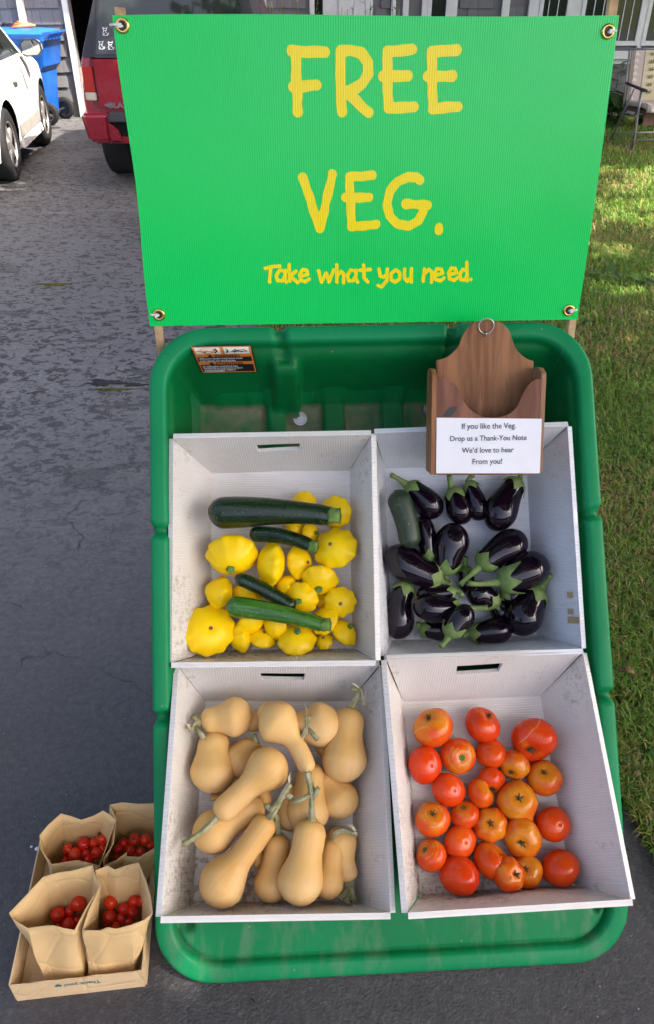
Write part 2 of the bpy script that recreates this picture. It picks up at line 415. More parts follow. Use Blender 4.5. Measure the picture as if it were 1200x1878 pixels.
trim('window_sill', hx(968), hx(1330), SILL-.13, SILL-.035, .085); trim('apron_board', hx(972), hx(1326), SILL-.19, SILL-.13, .03)
# eaves, roof and garage interior
q = MB(); q.hexa([(-9.3, WY-.55, 2.72), (9.3, WY-.55, 2.72), (9.3, WY+6, 5.2), (-9.3, WY+6, 5.2)], [(-9.3, WY-.55, 2.86), (9.3, WY-.55, 2.86), (9.3, WY+6, 5.35), (-9.3, WY+6, 5.35)])
hp(q.build('roof', MATS['roof'], house))
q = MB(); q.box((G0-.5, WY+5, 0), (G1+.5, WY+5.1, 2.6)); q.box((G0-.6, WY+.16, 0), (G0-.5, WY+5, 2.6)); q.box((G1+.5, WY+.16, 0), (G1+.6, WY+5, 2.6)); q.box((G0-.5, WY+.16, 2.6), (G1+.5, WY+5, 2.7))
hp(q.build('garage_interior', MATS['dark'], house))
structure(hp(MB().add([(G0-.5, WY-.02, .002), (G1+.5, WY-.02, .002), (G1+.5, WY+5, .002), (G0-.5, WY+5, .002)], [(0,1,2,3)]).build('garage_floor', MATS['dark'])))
# leaning white downspout by the bin
dsp = thing('downspout', 'white downspout leaning against grey shingles behind the blue bin', 'downspout', (at_y(60, 100, WY-.06).x, WY-.06, 0))
p1, p0 = at_y(26, -60, WY-.06), at_y(46, 55, WY-.06); e = (p1-p0).normalized()
a, b = p0-e*.75, p1+e*.6
q = MB(); q.tube([a-dsp.location, b-dsp.location], .055, 4); autosmooth(q.build('pipe', MATS['trim'], dsp))
# ------------------------------------------------------------------ the green dump cart, its tub tipped towards the camera
def rotm(v):
    v = Vector(v); return Quaternion(v.normalized(), v.length).to_matrix()
CR_R = rotm((.863, .0236, .0482)); CR_O = Vector((.1391, .7098, .0077))
CM = Matrix.Translation(CR_O) @ CR_R.to_4x4(); CI = CM.inverted()
CW, CL = .95, 1.323
def cart_local(px, py, Z=0): return CI @ hit(px, py, CM @ Vector((0, 0, Z)), CR_R @ Vector((0, 0, 1)))
def mk_green():
    t = NT('green_cart_plastic'); o = t.tc(); xyz = t.sep(o)
    n = t.noise(5, 5); fine = t.noise(260, 3, .6); scr = t.noise(11, 6, .6, st=(9, 1.2, 1))
    c = t.mix(t.ramp(n, .3, .7), (.0015, .115, .026), (.002, .15, .038))
    faded = t.math('MULTIPLY', t.ramp(xyz[2], -.022, -.004), t.ramp(t.noise(3, 3), .2, .6, .75, 1))                 # sun-bleached rim
    c = t.mix(faded, c, t.mix(t.ramp(n, .3, .7), (.0025, .195, .062), (.004, .235, .080)))
    c = t.mix(t.ramp(scr, .64, .72, 0, .22), c, (.12, .30, .19))                          # scuffs
    # dried soil in the low floor of the tub
    low = t.math('MULTIPLY', t.ramp(xyz[2], -.183, -.193), t.ramp(xyz[1], .6, .66))
    dn = t.noise(9, 6, .6); dm = t.math('MULTIPLY', low, t.ramp(dn, .36, .6, .12, .9))
    c = t.mix(t.math('MULTIPLY', dm, .72), c, t.mix(t.noise(60, 4), (.16, .11, .075), (.30, .21, .15)))
    lip = t.math('MULTIPLY', t.ramp(xyz[1], .2, .12), t.ramp(t.noise(7, 7, .65, st=(3, 1, 1)), .5, .66, 0, .42))
    c = t.mix(lip, c, (.13, .20, .12))
    sp = t.math('MULTIPLY', t.ramp(t.voronoi(38), .075, .05), t.ramp(t.noise(31, 2), .57, .6))
    c = t.mix(t.math('MULTIPLY', sp, .8), c, (.3, .25, .15))
    t.set(c, t.ramp(t.noise(14, 5), .3, .7, .34, .48), .2); t.bump(fine, .22, .0015); t.bump(n, .1, .01); return t.m
MATS['green'] = mk_green()
MATS['steel'] = simple('grey_steel', (.45, .45, .46), .35, .5, 1.0, var=.1)
MATS['rubber'] = simple('black_rubber', (.014, .014, .015), .75, .3, bump=.2, bs=90)
cart = thing('dump_cart', 'green plastic dump cart tipped forward with its lip on the driveway, holding white crates', 'cart', CR_O, CR_R)
def rrect(d, n=26):                                     # rim outline inset by d, CCW from bottom left; same count for every inset
    hw = CW/2-d; y0, y1 = d, CL-d; pts = []
    rt, rb = max(.006, .125-d*.75), max(.006, .115-d*.75)
    rt = min(rt, hw*.98); rb = min(rb, hw*.98)
    for cx, cy, r, a0 in ((hw-rb, y0+rb, rb, -90), (hw-rt, y1-rt, rt, 0), (-hw+rt, y1-rt, rt, 90), (-hw+rb, y0+rb, rb, 180)):
        pts.append([Vector((cx+r*math.cos(rad(a0+90*i/12)), cy+r*math.sin(rad(a0+90*i/12)), 0)) for i in range(13)])
    out = []
    seg = (170, 96, 170, 96)
    for k in range(4):
        out += pts[k]; a, b = pts[k][-1], pts[(k+1) % 4][0]
        for i in range(1, seg[k]): out.append(a.lerp(b, i/seg[k]))
    return out
nl = [cart_local(290, 970), cart_local(298, 1318)]; nr = [cart_local(1096, 938), cart_local(1115, 1277)]; nt = [cart_local(511, 612), cart_local(832, 606)]
notches = [(-CW/2, p.y) for p in nl]+[(CW/2, p.y) for p in nr]+[(p.x, CL) for p in nt]
ribs = [(x, h) for x, h in ((-.213, .020), (-.078, .023), (.060, .023))]
cols = [-.187, cart_local(846, 660, -.06).x]
def smax(a, b, k=.0075): 
    m = max(a, b); return m+k*math.log(math.exp((a-m)/k)+math.exp((b-m)/k))
def plateau(x, c, h, e=.012): return sstep(c-h-e, c-h+e*.3, x)*(1-sstep(c+h-e*.3, c+h+e, x))
def hz(x, y):                                           # height of the inside of the tub
    D = .197
    z = -D if y > .64 else -D+(D-.012)*(1-sstep(.05, .66, y)) if y > .05 else -.012
    z = max(z, -D)
    if y < .66: z = -.012-(D-.012)*sstep(.06, .66, y)**1.05
    for c, h in ribs: z += .020*plateau(x, c, h, .009)*(1-sstep(1.196, 1.214, y))*sstep(.5, .62, y)
    run_s, run_t = .045, .078
    edge = CW/2-.040
    col = max(plateau(x, c, .026, .010) for c in cols)
    wl = -(edge-abs(x))/run_s*D*1.0
    tt = (CL-.047-y)
    wt = -tt/run_t*D
    wc = min(-.036, -(tt-.026)/run_t*D) if col > .01 else -9
    zz = smax(smax(z, wl), wt)
    if col > .01: zz = zz*(1-col)+max(zz, wc)*col
    return min(zz, -.004)
prof = [(.005, -.052), (0, -.050), (0, -.010), (.0015, -.004), (.005, -.0008), (.009, 0), (.028, .0005), (.032, -.0015), (.0355, -.006), (.038, -.013), (.040, -.022)]
ins = [.044, .050, .057, .065, .072, .078, .086, .095, .105, .115, .125, .136, .148, .16]+[.16+.0145*i for i in range(1, 21)]+[.468]
V = []; Fc = []; ring0 = rrect(0); n = len(ring0)
def nfac(x, y):
    best = 0
    for a, b in notches: best = max(best, 1-sstep(.007, .0155, math.hypot(x-a, y-b)))
    return best
def notch_at(i):
    p = ring0[i]; return nfac(p.x, p.y)
NF = [notch_at(i) for i in range(n)]
for d, z in prof:
    r = rrect(d)
    for i, p in enumerate(r):
        lipd = sstep(.05, -.02, p.y)
        zz = z-.015*NF[i]*(1 if z > -.03 else 0); dd = .0045*NF[i]*(1 if d < .03 else 0)
        q = Vector((p.x, p.y, 0)); c = Vector((0, CL/2, 0)); q += (c-q).normalized()*dd
        if lipd > 0 and z < -.02: zz = z*(1-lipd*.35)
        V.append((q.x, q.y, zz))
for d in ins:
    for i, p in enumerate(rrect(d)):
        z = hz(p.x, p.y)
        if d < .07: z = min(z, -.022-(d-.040)*.6-.012*NF[i]) if p.y > .1 else min(z, -.006)
        V.append((p.x, p.y, z))
R_ = len(V)//n
for k in range(R_-1):
    for i in range(n): Fc.append((k*n+i, k*n+(i+1) % n, (k+1)*n+(i+1) % n, (k+1)*n+i))
k = (R_-1)*n
# close the middle seam: strip between the two long sides of the innermost ring
Fc.append(tuple(k+i for i in range(n)))
# outside of the tub
base = len(V)
oins = [.006, .02, .05, .09, .14, .2, .3, .40, .468]
for d in oins:
    for p in rrect(d):
        z = hz(p.x, p.y)-.012
        if d < .05: z = -.052 if p.y > .1 else -.045
        elif d < .1: z = min(z, -.054)
        V.append((p.x, p.y, min(z, -.045 if p.y < .12 else -.05)))
for kk in range(len(oins)-1):
    for i in range(n): Fc.append((base+kk*n+i, base+(kk+1)*n+i, base+(kk+1)*n+(i+1) % n, base+kk*n+(i+1) % n))
Fc.append(tuple(base+(len(oins)-1)*n+n-1-i for i in range(n)))
tub = mesh('tub', V, Fc, MATS['green'], cart)
bm = bmesh.new(); bm.from_mesh(tub.data)
ng = [f for f in bm.faces if len(f.verts) > 4]; bmesh.ops.triangulate(bm, faces=ng); bmesh.ops.recalc_face_normals(bm, faces=bm.faces); bm.to_mesh(tub.data); bm.free()
# bolts with washers in the floor
for px, py in ((551, 768), (789, 752)):
    p = cart_local(px, py, -.19); b = MB(); z = hz(p.x, p.y)
    z += .0045; b.tube([(p.x, p.y, z-.010), (p.x, p.y, z+.0015)], .0165, 24); b.torus((p.x, p.y, z+.0015), (0,0,1), .0155, .0014, 24, 6); b.torus((p.x, p.y, z+.0018), (0,0,1), .0105, .0012, 24, 6); b.tube([(p.x, p.y, z+.0015), (p.x, p.y, z+.0035)], .0075, 6)
    autosmooth(b.build('bolt', MATS['steel'], cart))
# undercarriage, below and behind the tub
def cw(p): return CI @ Vector(p)
RX = CR_R @ Vector((1, 0, 0)); wc_ = Vector((.118, 1.36, .2))
b = MB(); b.tube([cw(wc_-RX*.36), cw(wc_+RX*.36)], .01, 10); b.build('axle', MATS['steel'], cart)
for sx in (-1, 1):
    top = CM @ Vector((sx*.25, .72, -.20)); b = MB(); b.tube([cw(top), cw(wc_+RX*sx*.25)], .012, 8); top2 = CM @ Vector((sx*.25, 1.05, -.20)); b.tube([cw(top2), cw(wc_+RX*sx*.25)], .012, 8); b.build('frame_leg', MATS['steel'], cart)
    c = wc_+RX*sx*.33; wl_ = MB(); wl_.torus(cw(c), CI.to_3x3() @ RX, .155, .043, 28, 10); wo_ = autosmooth(wl_.build('wheel', MATS['rubber'], cart))
    r2 = MB(); r2.disc(cw(c), CI.to_3x3() @ RX, .125, .04, 24); r2.build('rim', MATS['trim'], wo_)
# warning sticker on the rear wall
def wall_hit(x, y):
    z = -.05
    for _ in range(40): p = cart_local(x, y, z); z += .4*(max(-.16, hz(p.x, p.y))-z)
    return cart_local(x, y, z)
stk = [wall_hit(x, y) for x, y in ((348, 633), (461, 631), (473, 681), (371, 683))]
def on_wall(u, v, lift):                                # bilinear on the wall, lifted along the wall's normal
    p = stk[0].lerp(stk[1], u).lerp(stk[3].lerp(stk[2], u), v); p = Vector((p.x, p.y, hz(p.x, p.y)))
    return p+Vector((0, -.86, .5))*lift
def sheet_uv(mb, u0, u1, v0, v1, lift, nx=6, ny=6):
    vs = [on_wall(u0+(u1-u0)*i/nx, v0+(v1-v0)*j/ny, lift) for j in range(ny+1) for i in range(nx+1)]
    mb.add(vs, [(j*(nx+1)+i, (j+1)*(nx+1)+i, (j+1)*(nx+1)+i+1, j*(nx+1)+i+1) for j in range(ny) for i in range(nx)])
MATS['black_ink'] = simple('black_ink', (.012, .012, .012), .45, .5, var=.05); MATS['orange'] = simple('orange_print', (.62, .19, .035), .5, .5, var=.05); MATS['cream'] = simple('cream_print', (.72, .66, .52), .5, .5, var=.05)
MATS['white_ink'] = simple('white_ink', (.75, .75, .74), .5, .4, var=.04)
b = MB(); sheet_uv(b, 0, 1, 0, 1, .003); st_o = b.build('warning_sticker', MATS['black_ink'], cart); st_o['label'] = 'black and orange warning sticker at the top left of the tub'
b = MB(); sheet_uv(b, .02, .98, .03, .97, .0042)
b.build('orange_field', MATS['orange'], st_o)
b = MB(); sheet_uv(b, .055, .47, .06, .36, .0052); sheet_uv(b, .53, .945, .06, .36, .0052); b.build('picture_field', MATS['cream'], st_o)
b = MB(); sheet_uv(b, .045, .955, .455, .60, .0052); sheet_uv(b, .045, .955, .70, .93, .0052); b.build('text_field', MATS['black_ink'], st_o)
def print_text(txt, u, v, h, m, lift=.0064, name='lettering', al='CENTER', sx=1.0):
    vs, fs = text_mesh(txt, 1.0, al, .012); Wd, Hd = .125, .075
    mesh(name, [on_wall(u+p.x*h*sx, v-p.y*h*1.45, lift) for p in vs], fs, m, st_o, False)
print_text('\u25b2 WARNING', .5, .452, .088, MATS['black_ink']); print_text('\u25b2 ATTENTION', .5, .692, .085, MATS['black_ink'])
for i, (v, s_) in enumerate(((.515, 'NEVER ALLOW CHILDREN TO RIDE OR PLAY IN CART'), (.585, 'CHILD CAN FALL OUT AND BE INJURED'), (.765, 'NE LAISSEZ JAMAIS UN ENFANT SE FAIRE'), (.825, 'TRANSPORTER OU JOUER DANS LE CHARIOT'), (.885, 'LES PASSAGERS PEUVENT TOMBER ET'), (.925, 'SE BLESSER GRIEVEMENT'))):
    print_text(s_, .07, v, .042, MATS['white_ink'], al='LEFT', sx=.72 if len(s_) > 40 else .8)
def ink(strokes, r, m, lift=.0062):
    vs, fs = brush_sheet(strokes, r, r*.55); mesh('pictogram', [on_wall(p[0], p[1], lift) for p in vs], fs, m, st_o, False)
cir = [(.26+.115*math.cos(a), .21+.125*math.sin(a)) for a in [i*6.283/24 for i in range(25)]]
ink([cir, [(.17, .13), (.35, .29)]], .008, MATS['orange'], .0066)
ink([[(.1, .24), (.3, .24)], [(.38, .15), (.41, .12)], [(.40, .15), (.42, .24), (.38, .31)], [(.36, .2), (.41, .2)], [(.20, .3), (.22, .3)]], .014, MATS['black_ink'])
ink([[(.57, .15), (.6, .24), (.57, .31)], [(.68, .23), (.76, .21), (.88, .17)], [(.71, .16), (.73, .2)], [(.7, .3), (.76, .24), (.82, .29)], [(.66, .27), (.9, .27)], [(.88, .25), (.9, .25)]], .013, MATS['black_ink'])

# ------------------------------------------------------------------ the four corrugated plastic crates
def mk_flute(axis, base, dirt, k):
    t = NT('corrugated_plastic'); w_ = t.wave(1.0, axis, src=t.mapping(t.tc(), (k, k, k)))
    n = t.noise(7, 6, .65); d = t.noise(19, 7, .7)
    c = t.mix(t.ramp(n, .3, .75), base, tuple(v*.86 for v in base)); c = t.mix(t.ramp(w_, 0, 1, .0, .20), c, tuple(v*.62 for v in base))
    c = t.mix(t.ramp(d, .62, .74, 0, dirt), c, (.24, .18, .12))
    st = t.math('MULTIPLY', t.ramp(t.noise(2.6, 4), .5, .62), t.ramp(t.noise(90, 3), .5, .62, 0, dirt))
    c = t.mix(st, c, (.2, .13, .07))
    t.set(c, .42, .45); t.bump(w_, .35, .0016); t.bump(n, .25, .006); return t.m
def crate_mats(base, dirt):
    return dict(x=mk_flute('X', base, dirt, 60), y=mk_flute('Y', base, dirt, 60), e=mk_flute('Y', tuple(min(.9, v*1.06) for v in base), dirt*.3, 40))
CM_OLD = crate_mats((.74, .705, .65), .6); CM_NEW = crate_mats((.72, .735, .765), .3)
D_ = .14
def grid_quad(mb, P00, P10, P11, P01, nrm, th, nx=10, ny=6, amp=.0016, seed=0, hole=None):
    rg = random.Random(seed); ph = [rg.uniform(0, 6.28) for _ in range(4)]
    def pt(u, v):
        p = P00.lerp(P10, u).lerp(P01.lerp(P11, u), v)
        k = math.sin(math.pi*u)*math.sin(math.pi*max(0, min(1, v)))+.25
        return p+nrm*(amp*k*(math.sin(u*5+ph[0])+math.sin(v*4+ph[1]+u*2)))
    us = [i/nx for i in range(nx+1)]; vs = [j/ny for j in range(ny+1)]
    if hole:
        u0, u1, v0, v1 = hole
        us = sorted(set([0, 1, u0, u1]+[u0*i/4 for i in range(1, 4)]+[u0+(u1-u0)*i/4 for i in range(1, 4)]+[u1+(1-u1)*i/4 for i in range(1, 4)]))
        vs = sorted(set([0, 1, v0, v1, v0/2, v0+(v1-v0)/2]))
    V = [pt(u, v) for v in vs for u in us]; n_ = len(V); V += [p+nrm*th for p in V]; W_ = len(us); F = []
    def solid(i, j):
        if i < 0 or j < 0 or i >= W_-1 or j >= len(vs)-1: return False
        if hole:
            u = (us[i]+us[i+1])/2; v = (vs[j]+vs[j+1])/2
            if hole[0] < u < hole[1] and hole[2] < v < hole[3]: return False
        return True
    for j in range(len(vs)-1):
        for i in range(W_-1):
            if not solid(i, j): continue
            a, b, c, d = j*W_+i, j*W_+i+1, (j+1)*W_+i+1, (j+1)*W_+i
            F += [(a, b, c, d), (a+n_, d+n_, c+n_, b+n_)]
            for (p, q, di, dj) in ((a, b, 0, -1), (b, c, 1, 0), (c, d, 0, 1), (d, a, -1, 0)):
                if not solid(i+di, j+dj): F.append((q, p, p+n_, q+n_))
    mb.add(V, F)
CRATES = {}
def crate(key, org, rv, L, floor, label, mats, hole=(.40, .62), seed=0, rimdy=.0):
    R = rotm(rv); o = Vector(org); W = .415; th = .0085
    t = thing('plastic_crate', label, 'crate', o, R, 'white corrugated plastic crates in the cart')
    x0, x1, y0, y1 = floor
    RT = [Vector((-W/2, 0, 0)), Vector((W/2, 0, 0)), Vector((W/2, L, 0)), Vector((-W/2, L, 0))]
    FB = [Vector((x0, y0, -D_)), Vector((x1, y0, -D_)), Vector((x1, y1, -D_)), Vector((x0, y1, -D_))]
    b = MB(); grid_quad(b, FB[0]+Vector((-.005,-.005,0)), FB[1]+Vector((.005,-.005,0)), FB[2]+Vector((.005,.005,0)), FB[3]+Vector((-.005,.005,0)), Vector((0, 0, -1)), th, 6, 6, .0006, seed); autosmooth(b.build('floor', mats['y'], t))
    def wall(nm, i, j, m, hl=None, drop=0.0, ext=0.0):
        a, c = FB[i], FB[j]; d, e = RT[j], RT[i]
        ex = (d-e).normalized()*ext; d = d+ex; e = e-ex
        nrm = (c-a).cross(e-a).normalized()
        inw = Vector(((x0+x1)/2, (y0+y1)/2, 0))-(a+c)/2
        if nrm.dot(Vector((inw.x, inw.y, 0))) > 0: nrm = -nrm
        g = MB(); k = Vector((0, 0, -drop))
        grid_quad(g, a, c, d+k, e+k, nrm, th, 10, 6, .0032, seed+i*7, hl); w_ = g.build(nm, mats[m], t); autosmooth(w_)
        # fluted raw top edge, slightly proud
        q = MB(); up = ((e-a)+(d-c)).normalized()*.0025; ee, dd = e+k, d+k
        q.hexa([ee-nrm*.0012, dd-nrm*.0012, dd+nrm*(th+.0012), ee+nrm*(th+.0012)], [ee-nrm*.0012+up, dd-nrm*.0012+up, dd+nrm*(th+.0012)+up, ee+nrm*(th+.0012)+up]); q.build('top_edge', mats['e'], w_)
        return w_
    wall('side_panel', 3, 0, 'y', None, .004); wall('side_panel', 1, 2, 'y', None, .004)
    wall('end_panel', 2, 3, 'x', (1-hole[1], 1-hole[0], .60, .80), -.002, -.0006); wall('end_panel', 0, 1, 'x', None, -.003, -.0006)
    CRATES[key] = (t, o, R, floor)
    return t
def crate_px(key, px, py, h):                           # world point at height h above a crate's floor
    t, o, R, fl = CRATES[key]; n = R @ Vector((0, 0, 1)); return hit(px, py, o-n*(D_-h), n)
def crate_n(key): return CRATES[key][2] @ Vector((0, 0, 1))
crate('UL', (-.10884, 1.09396, .48346), (.8584, -.0298, .0009), .46318, (-.150, .161, .014, .41), 'off white corrugated crate of yellow patty pans and green zucchini', CM_OLD, (.40, .64), 1)
crate('UR', (.3254, 1.13741, .46571), (.87599, -.02019, .03246), .4707, (-.1765, .1505, .020, .414), 'cleaner bright white crate of dark purple eggplants', CM_NEW, (.30, .56), 2)
crate('LL', (-.09185, .7137, .22966), (.51626, .03021, .02201), .45587, (-.167, .154, .016, .412), 'worn off white crate heaped with tan butternut squash', CM_OLD, (.40, .64), 3)
crate('LR', (.35141, .72476, .23902), (.52152, .04033, .06321), .4608, (-.157, .150, .026, .402), 'worn off white crate of red and orange tomatoes', CM_OLD, (.36, .61), 4)
# brown tape scraps on the right wall of the eggplant crate
MATS['tape'] = simple('old_tan_tape', (.45, .33, .18), .5, .4)
def tape_bits():
    t, o, R, fl = CRATES['UR']; I = t.matrix_world.inverted() if False else (Matrix.Translation(o) @ R.to_4x4()).inverted()
    a = Vector((fl[1], fl[2], -D_)); e = Vector((.2075, 0, -.004)); c = Vector((fl[1], fl[3], -D_)); nrm = (c-a).cross(e-a).normalized()
    if nrm.x > 0: nrm = -nrm
    for x0, y0, x1, y1 in ((1043, 1085, 1053, 1097), (1044, 1116, 1054, 1127), (1044, 1131, 1066, 1143)):
        q = [I @ hit(x, y, Matrix.Translation(o) @ (R.to_4x4() @ a), R @ nrm)+nrm*.0035 for x, y in ((x0, y0), (x1, y0+1), (x1, y1), (x0, y1-1))]
        b = MB(); b.prism(q, nrm*.0006); b.build('tape_scrap', MATS['tape'], t)
tape_bits()

# ------------------------------------------------------------------ the sign
SG_R = rotm((1.4409, .0339, .0408)); SG_O = Vector((.0817, 1.5699, 1.0175)); SG_N = SG_R @ Vector((0, 0, 1)); SM = Matrix.Translation(SG_O) @ SG_R.to_4x4(); SI = SM.inverted()
def sign_l(px, py): return SI @ hit(px, py, SG_O, SG_N)
def mk_sign(name, col, em=0):
    t = NT(name); w_ = t.wave(1.0, 'X', src=t.mapping(t.tc(), (70, 70, 70))); n = t.noise(3.5, 3); f = t.noise(300, 2)
    lp = t.noise(2.2, 3, st=(1, 1, 1))
    t.set(t.mix(t.ramp(n, .3, .7), col, tuple(min(1, v*1.05) for v in col)), t.ramp(t.noise(4, 3), .3, .7, .20, .26), .42)
    t.bump(w_, .24, .0020); t.bump(lp, .35, .012); t.bump(f, .08, .0006)
    tr = t.n.new('ShaderNodeBsdfTranslucent'); tr.inputs[0].default_value = (*col, 1); mx = t.n.new('ShaderNodeMixShader'); mx.inputs[0].default_value = .10   # thin plastic lets daylight through
    t.L(t.b.outputs[0], mx.inputs[1]); t.L(tr.outputs[0], mx.inputs[2]); t.L(mx.outputs[0], t.out.inputs[0]); return t.m
MATS['sign_green'] = mk_sign('green_sign_plastic', (.001, .65, .112)); MATS['sign_yellow'] = mk_sign('yellow_sign_print', (.98, .77, .004))
MATS['brass'] = simple('brass_grommet', (.78, .53, .16), .25, .5, 1.0, var=.15)
MATS['zip'] = simple('white_nylon', (.75, .75, .74), .4, .5, var=.03)
MATS['stake'] = simple('pale_wood_stake', (.56, .38, .20), .75, .3, var=.2, vs=30, bump=.3)
sign = thing('free_vegetables_sign', 'bright green plastic sign in yellow letters above the cart', 'sign', SG_O, SG_R)
cor = [sign_l(*p) for p in ((275, 598), (1059, 586), (1136, 28), (206, 28))]
b = MB()
def edge_pts(a, c, n_, w_): return [a.lerp(c, i/n_)+Vector((w_(i/n_) if abs(c.y-a.y) > .2 else 0, w_(i/n_) if abs(c.y-a.y) < .2 else 0, 0)) for i in range(n_)]
out = edge_pts(cor[0], cor[1], 8, lambda t: 0)+edge_pts(cor[1], cor[2], 8, lambda t: .003*math.sin(t*3.14))+edge_pts(cor[2], cor[3], 8, lambda t: -.002*math.sin(t*6))+edge_pts(cor[3], cor[0], 8, lambda t: .004*math.sin(t*3.14)-.002*math.sin(t*9))
b.prism([p+Vector((0, 0, -.004)) for p in out], (0, 0, .004)); panel = b.build('panel', MATS['sign_green'], sign)
def zc(p): return (460+p[0]/2.727, 60+p[1]/2.727)
def letters(word, strokes, r, wob, seed):
    st = [[(lambda q: (q.x, q.y))(sign_l(*zc(p))) for p in s_] for s_ in strokes]
    vs, fs = brush_sheet(st, r, .0016 if r > .006 else .001, wob, seed)
    mesh('lettering', [(x, y, .0006) for x, y in vs], fs, MATS['sign_yellow'], panel, False)
letters('FREE', [[(205, 92), (290, 96), (372, 94)], [(225, 97), (230, 250), (235, 396)], [(213, 272), (328, 262)],
    [(450, 98), (448, 230), (456, 396)], [(450, 94), (500, 88), (552, 104), (588, 150), (589, 205), (560, 252), (510, 284), (456, 300)], [(496, 315), (545, 360), (588, 400)],
    [(685, 96), (750, 90), (806, 84)], [(684, 96), (684, 240), (690, 380)], [(662, 218), (786, 216)], [(690, 380), (816, 372)],
    [(907, 96), (970, 92), (1030, 85)], [(906, 96), (907, 240), (912, 380)], [(885, 218), (1008, 216)], [(912, 380), (1034, 372)]], .0094, .10, 2)
letters('VEG', [[(260, 722), (345, 980), (410, 710)], [(493, 722), (608, 712)], [(494, 722), (500, 850), (505, 968)], [(474, 824), (592, 824)], [(505, 970), (626, 960)],
    [(845, 738), (830, 725), (788, 722), (735, 745), (697, 792), (682, 855), (694, 915), (735, 958), (790, 966), (838, 940), (862, 895), (868, 862)], [(775, 856), (884, 864)], [(941, 975), (942, 988)]], .0088, .13, 5)
letters('Take', [[(72, 1178), (110, 1170), (146, 1167)], [(100, 1170), (95, 1246)], [(172, 1192), (146, 1188), (128, 1214), (134, 1240), (158, 1240), (172, 1216)], [(174, 1188), (171, 1226), (178, 1247)],
    [(192, 1160), (195, 1243)], [(226, 1192), (198, 1217), (235, 1249)], [(249, 1218), (286, 1208), (280, 1188), (260, 1184), (245, 1208), (250, 1238), (274, 1245), (293, 1232)],
    [(340, 1190), (354, 1246), (378, 1202), (392, 1246), (416, 1186)], [(430, 1160), (432, 1247)], [(432, 1216), (450, 1193), (465, 1206), (465, 1250)],
    [(526, 1190), (500, 1188), (484, 1214), (490, 1240), (512, 1240), (526, 1216)], [(528, 1188), (525, 1226), (534, 1247)], [(565, 1162), (567, 1226), (586, 1246)], [(546, 1188), (598, 1184)],
    [(641, 1182), (648, 1216), (664, 1222), (680, 1210)], [(684, 1182), (680, 1240), (655, 1270), (637, 1264)], [(725, 1186), (702, 1205), (702, 1235), (722, 1247), (745, 1232), (745, 1200), (725, 1186)],
    [(770, 1182), (768, 1226), (784, 1245), (801, 1222)], [(804, 1180), (803, 1247)], [(868, 1182), (862, 1242)], [(867, 1206), (890, 1184), (905, 1196), (905, 1247)],
    [(923, 1213), (959, 1203), (953, 1182), (932, 1180), (918, 1204), (923, 1233), (948, 1240), (966, 1227)], [(994, 1210), (1030, 1200), (1023, 1179), (1003, 1177), (989, 1202), (995, 1230), (1018, 1238), (1036, 1224)],
    [(1080, 1190), (1060, 1184), (1045, 1208), (1050, 1234), (1068, 1236), (1081, 1216)], [(1080, 1148), (1083, 1241)], [(1100, 1234)]], .0036, .08, 9)
for gx, gy, sd, tl in ((225, 47, -1, .026), (1115, 58, 1, .02), (292, 577, -1, .022), (1043, 569, 1, .022)):
    p = sign_l(gx, gy); g = MB(); g.torus((p.x, p.y, .0015), (0, 0, 1), .0098, .0031, 28, 10); g.tube([(p.x, p.y, .0004), (p.x, p.y, .0008)], .0072, 20)
    go = g.build('grommet', MATS['brass'], panel, True)
    h = MB(); h.tube([(p.x, p.y, .001), (p.x, p.y, .0014)], .0064, 18); h.build('grommet_hole', MATS['black_ink'], go)
    z = MB(); e = .013 if abs(gx-670) > 400 else .014
    pts = [(p.x+sd*.000, p.y-.001, .0015), (p.x+sd*.004, p.y, .006), (p.x+sd*.014, p.y+.001, .0055), (p.x+sd*(tl-.005), p.y+.001, .002), (p.x+sd*(tl-.004), p.y, -.012)]
    z.tube(pts, .0021, 6); z.box((p.x+sd*.004-.003, p.y-.0035, .003), (p.x+sd*.004+.003, p.y+.0035, .0085)); z.build('zip_tie', MATS['zip'], sign)
for (tx, ty), (bx, by) in (((217, 11), (292, 625)), ((1131, -14), (1050, 612))):
    a, c = sign_l(tx, ty), sign_l(bx, by); e = (c-a).normalized(); c = c+e*.16; q = MB(); nx = Vector((.0080, 0, 0)); nz = Vector((0, 0, -.014)); z0 = Vector((0, 0, -.006))
    q.hexa([c-nx+z0, c+nx+z0, c+nx+z0+nz, c-nx+z0+nz], [a-nx*1.1+z0, a+nx*1.1+z0+Vector((0, -.004, 0)), a+nx*1.1+z0+nz, a-nx*1.1+z0+nz]); q.build('stake', MATS['stake'], sign, bevel=.0012)

# ------------------------------------------------------------------ wooden letter holder with a paper note
def mk_wood(name, a, b_, ax=(1, 1, .08), seed=0):
    t = NT(name); o = t.mapping(t.tc(), ax); n = t.noise(38, 6, .65, src=o, dist=.6); f = t.noise(150, 3, .6, src=o); g = t.noise(6, 3)
    c = t.mix(t.ramp(n, .36, .66), a, b_); c = t.mix(t.ramp(f, .55, .72, 0, .5), c, tuple(v*.55 for v in a)); c = t.mix(t.ramp(g, .35, .65, 0, .35), c, tuple(v*.7 for v in b_))
    t.set(c, .55, .18); t.bump(f, .2, .0015); return t.m
MATS['wood'] = mk_wood('brown_wood', (.135, .055, .026), (.36, .165, .072), (1, .09, 1)); MATS['wood_front'] = mk_wood('reddish_wood', (.115, .046, .030), (.27, .12, .072), (1, .09, 1)); MATS['wood_edge'] = mk_wood('pale_wood_edge', (.24, .12, .06), (.4, .22, .12), (1, .09, 1))
MATS['paper'] = simple('white_paper', (.80, .80, .82), .6, .3, var=.02); MATS['grey_ink'] = simple('grey_print', (.10, .105, .115), .6, .3, var=.03)
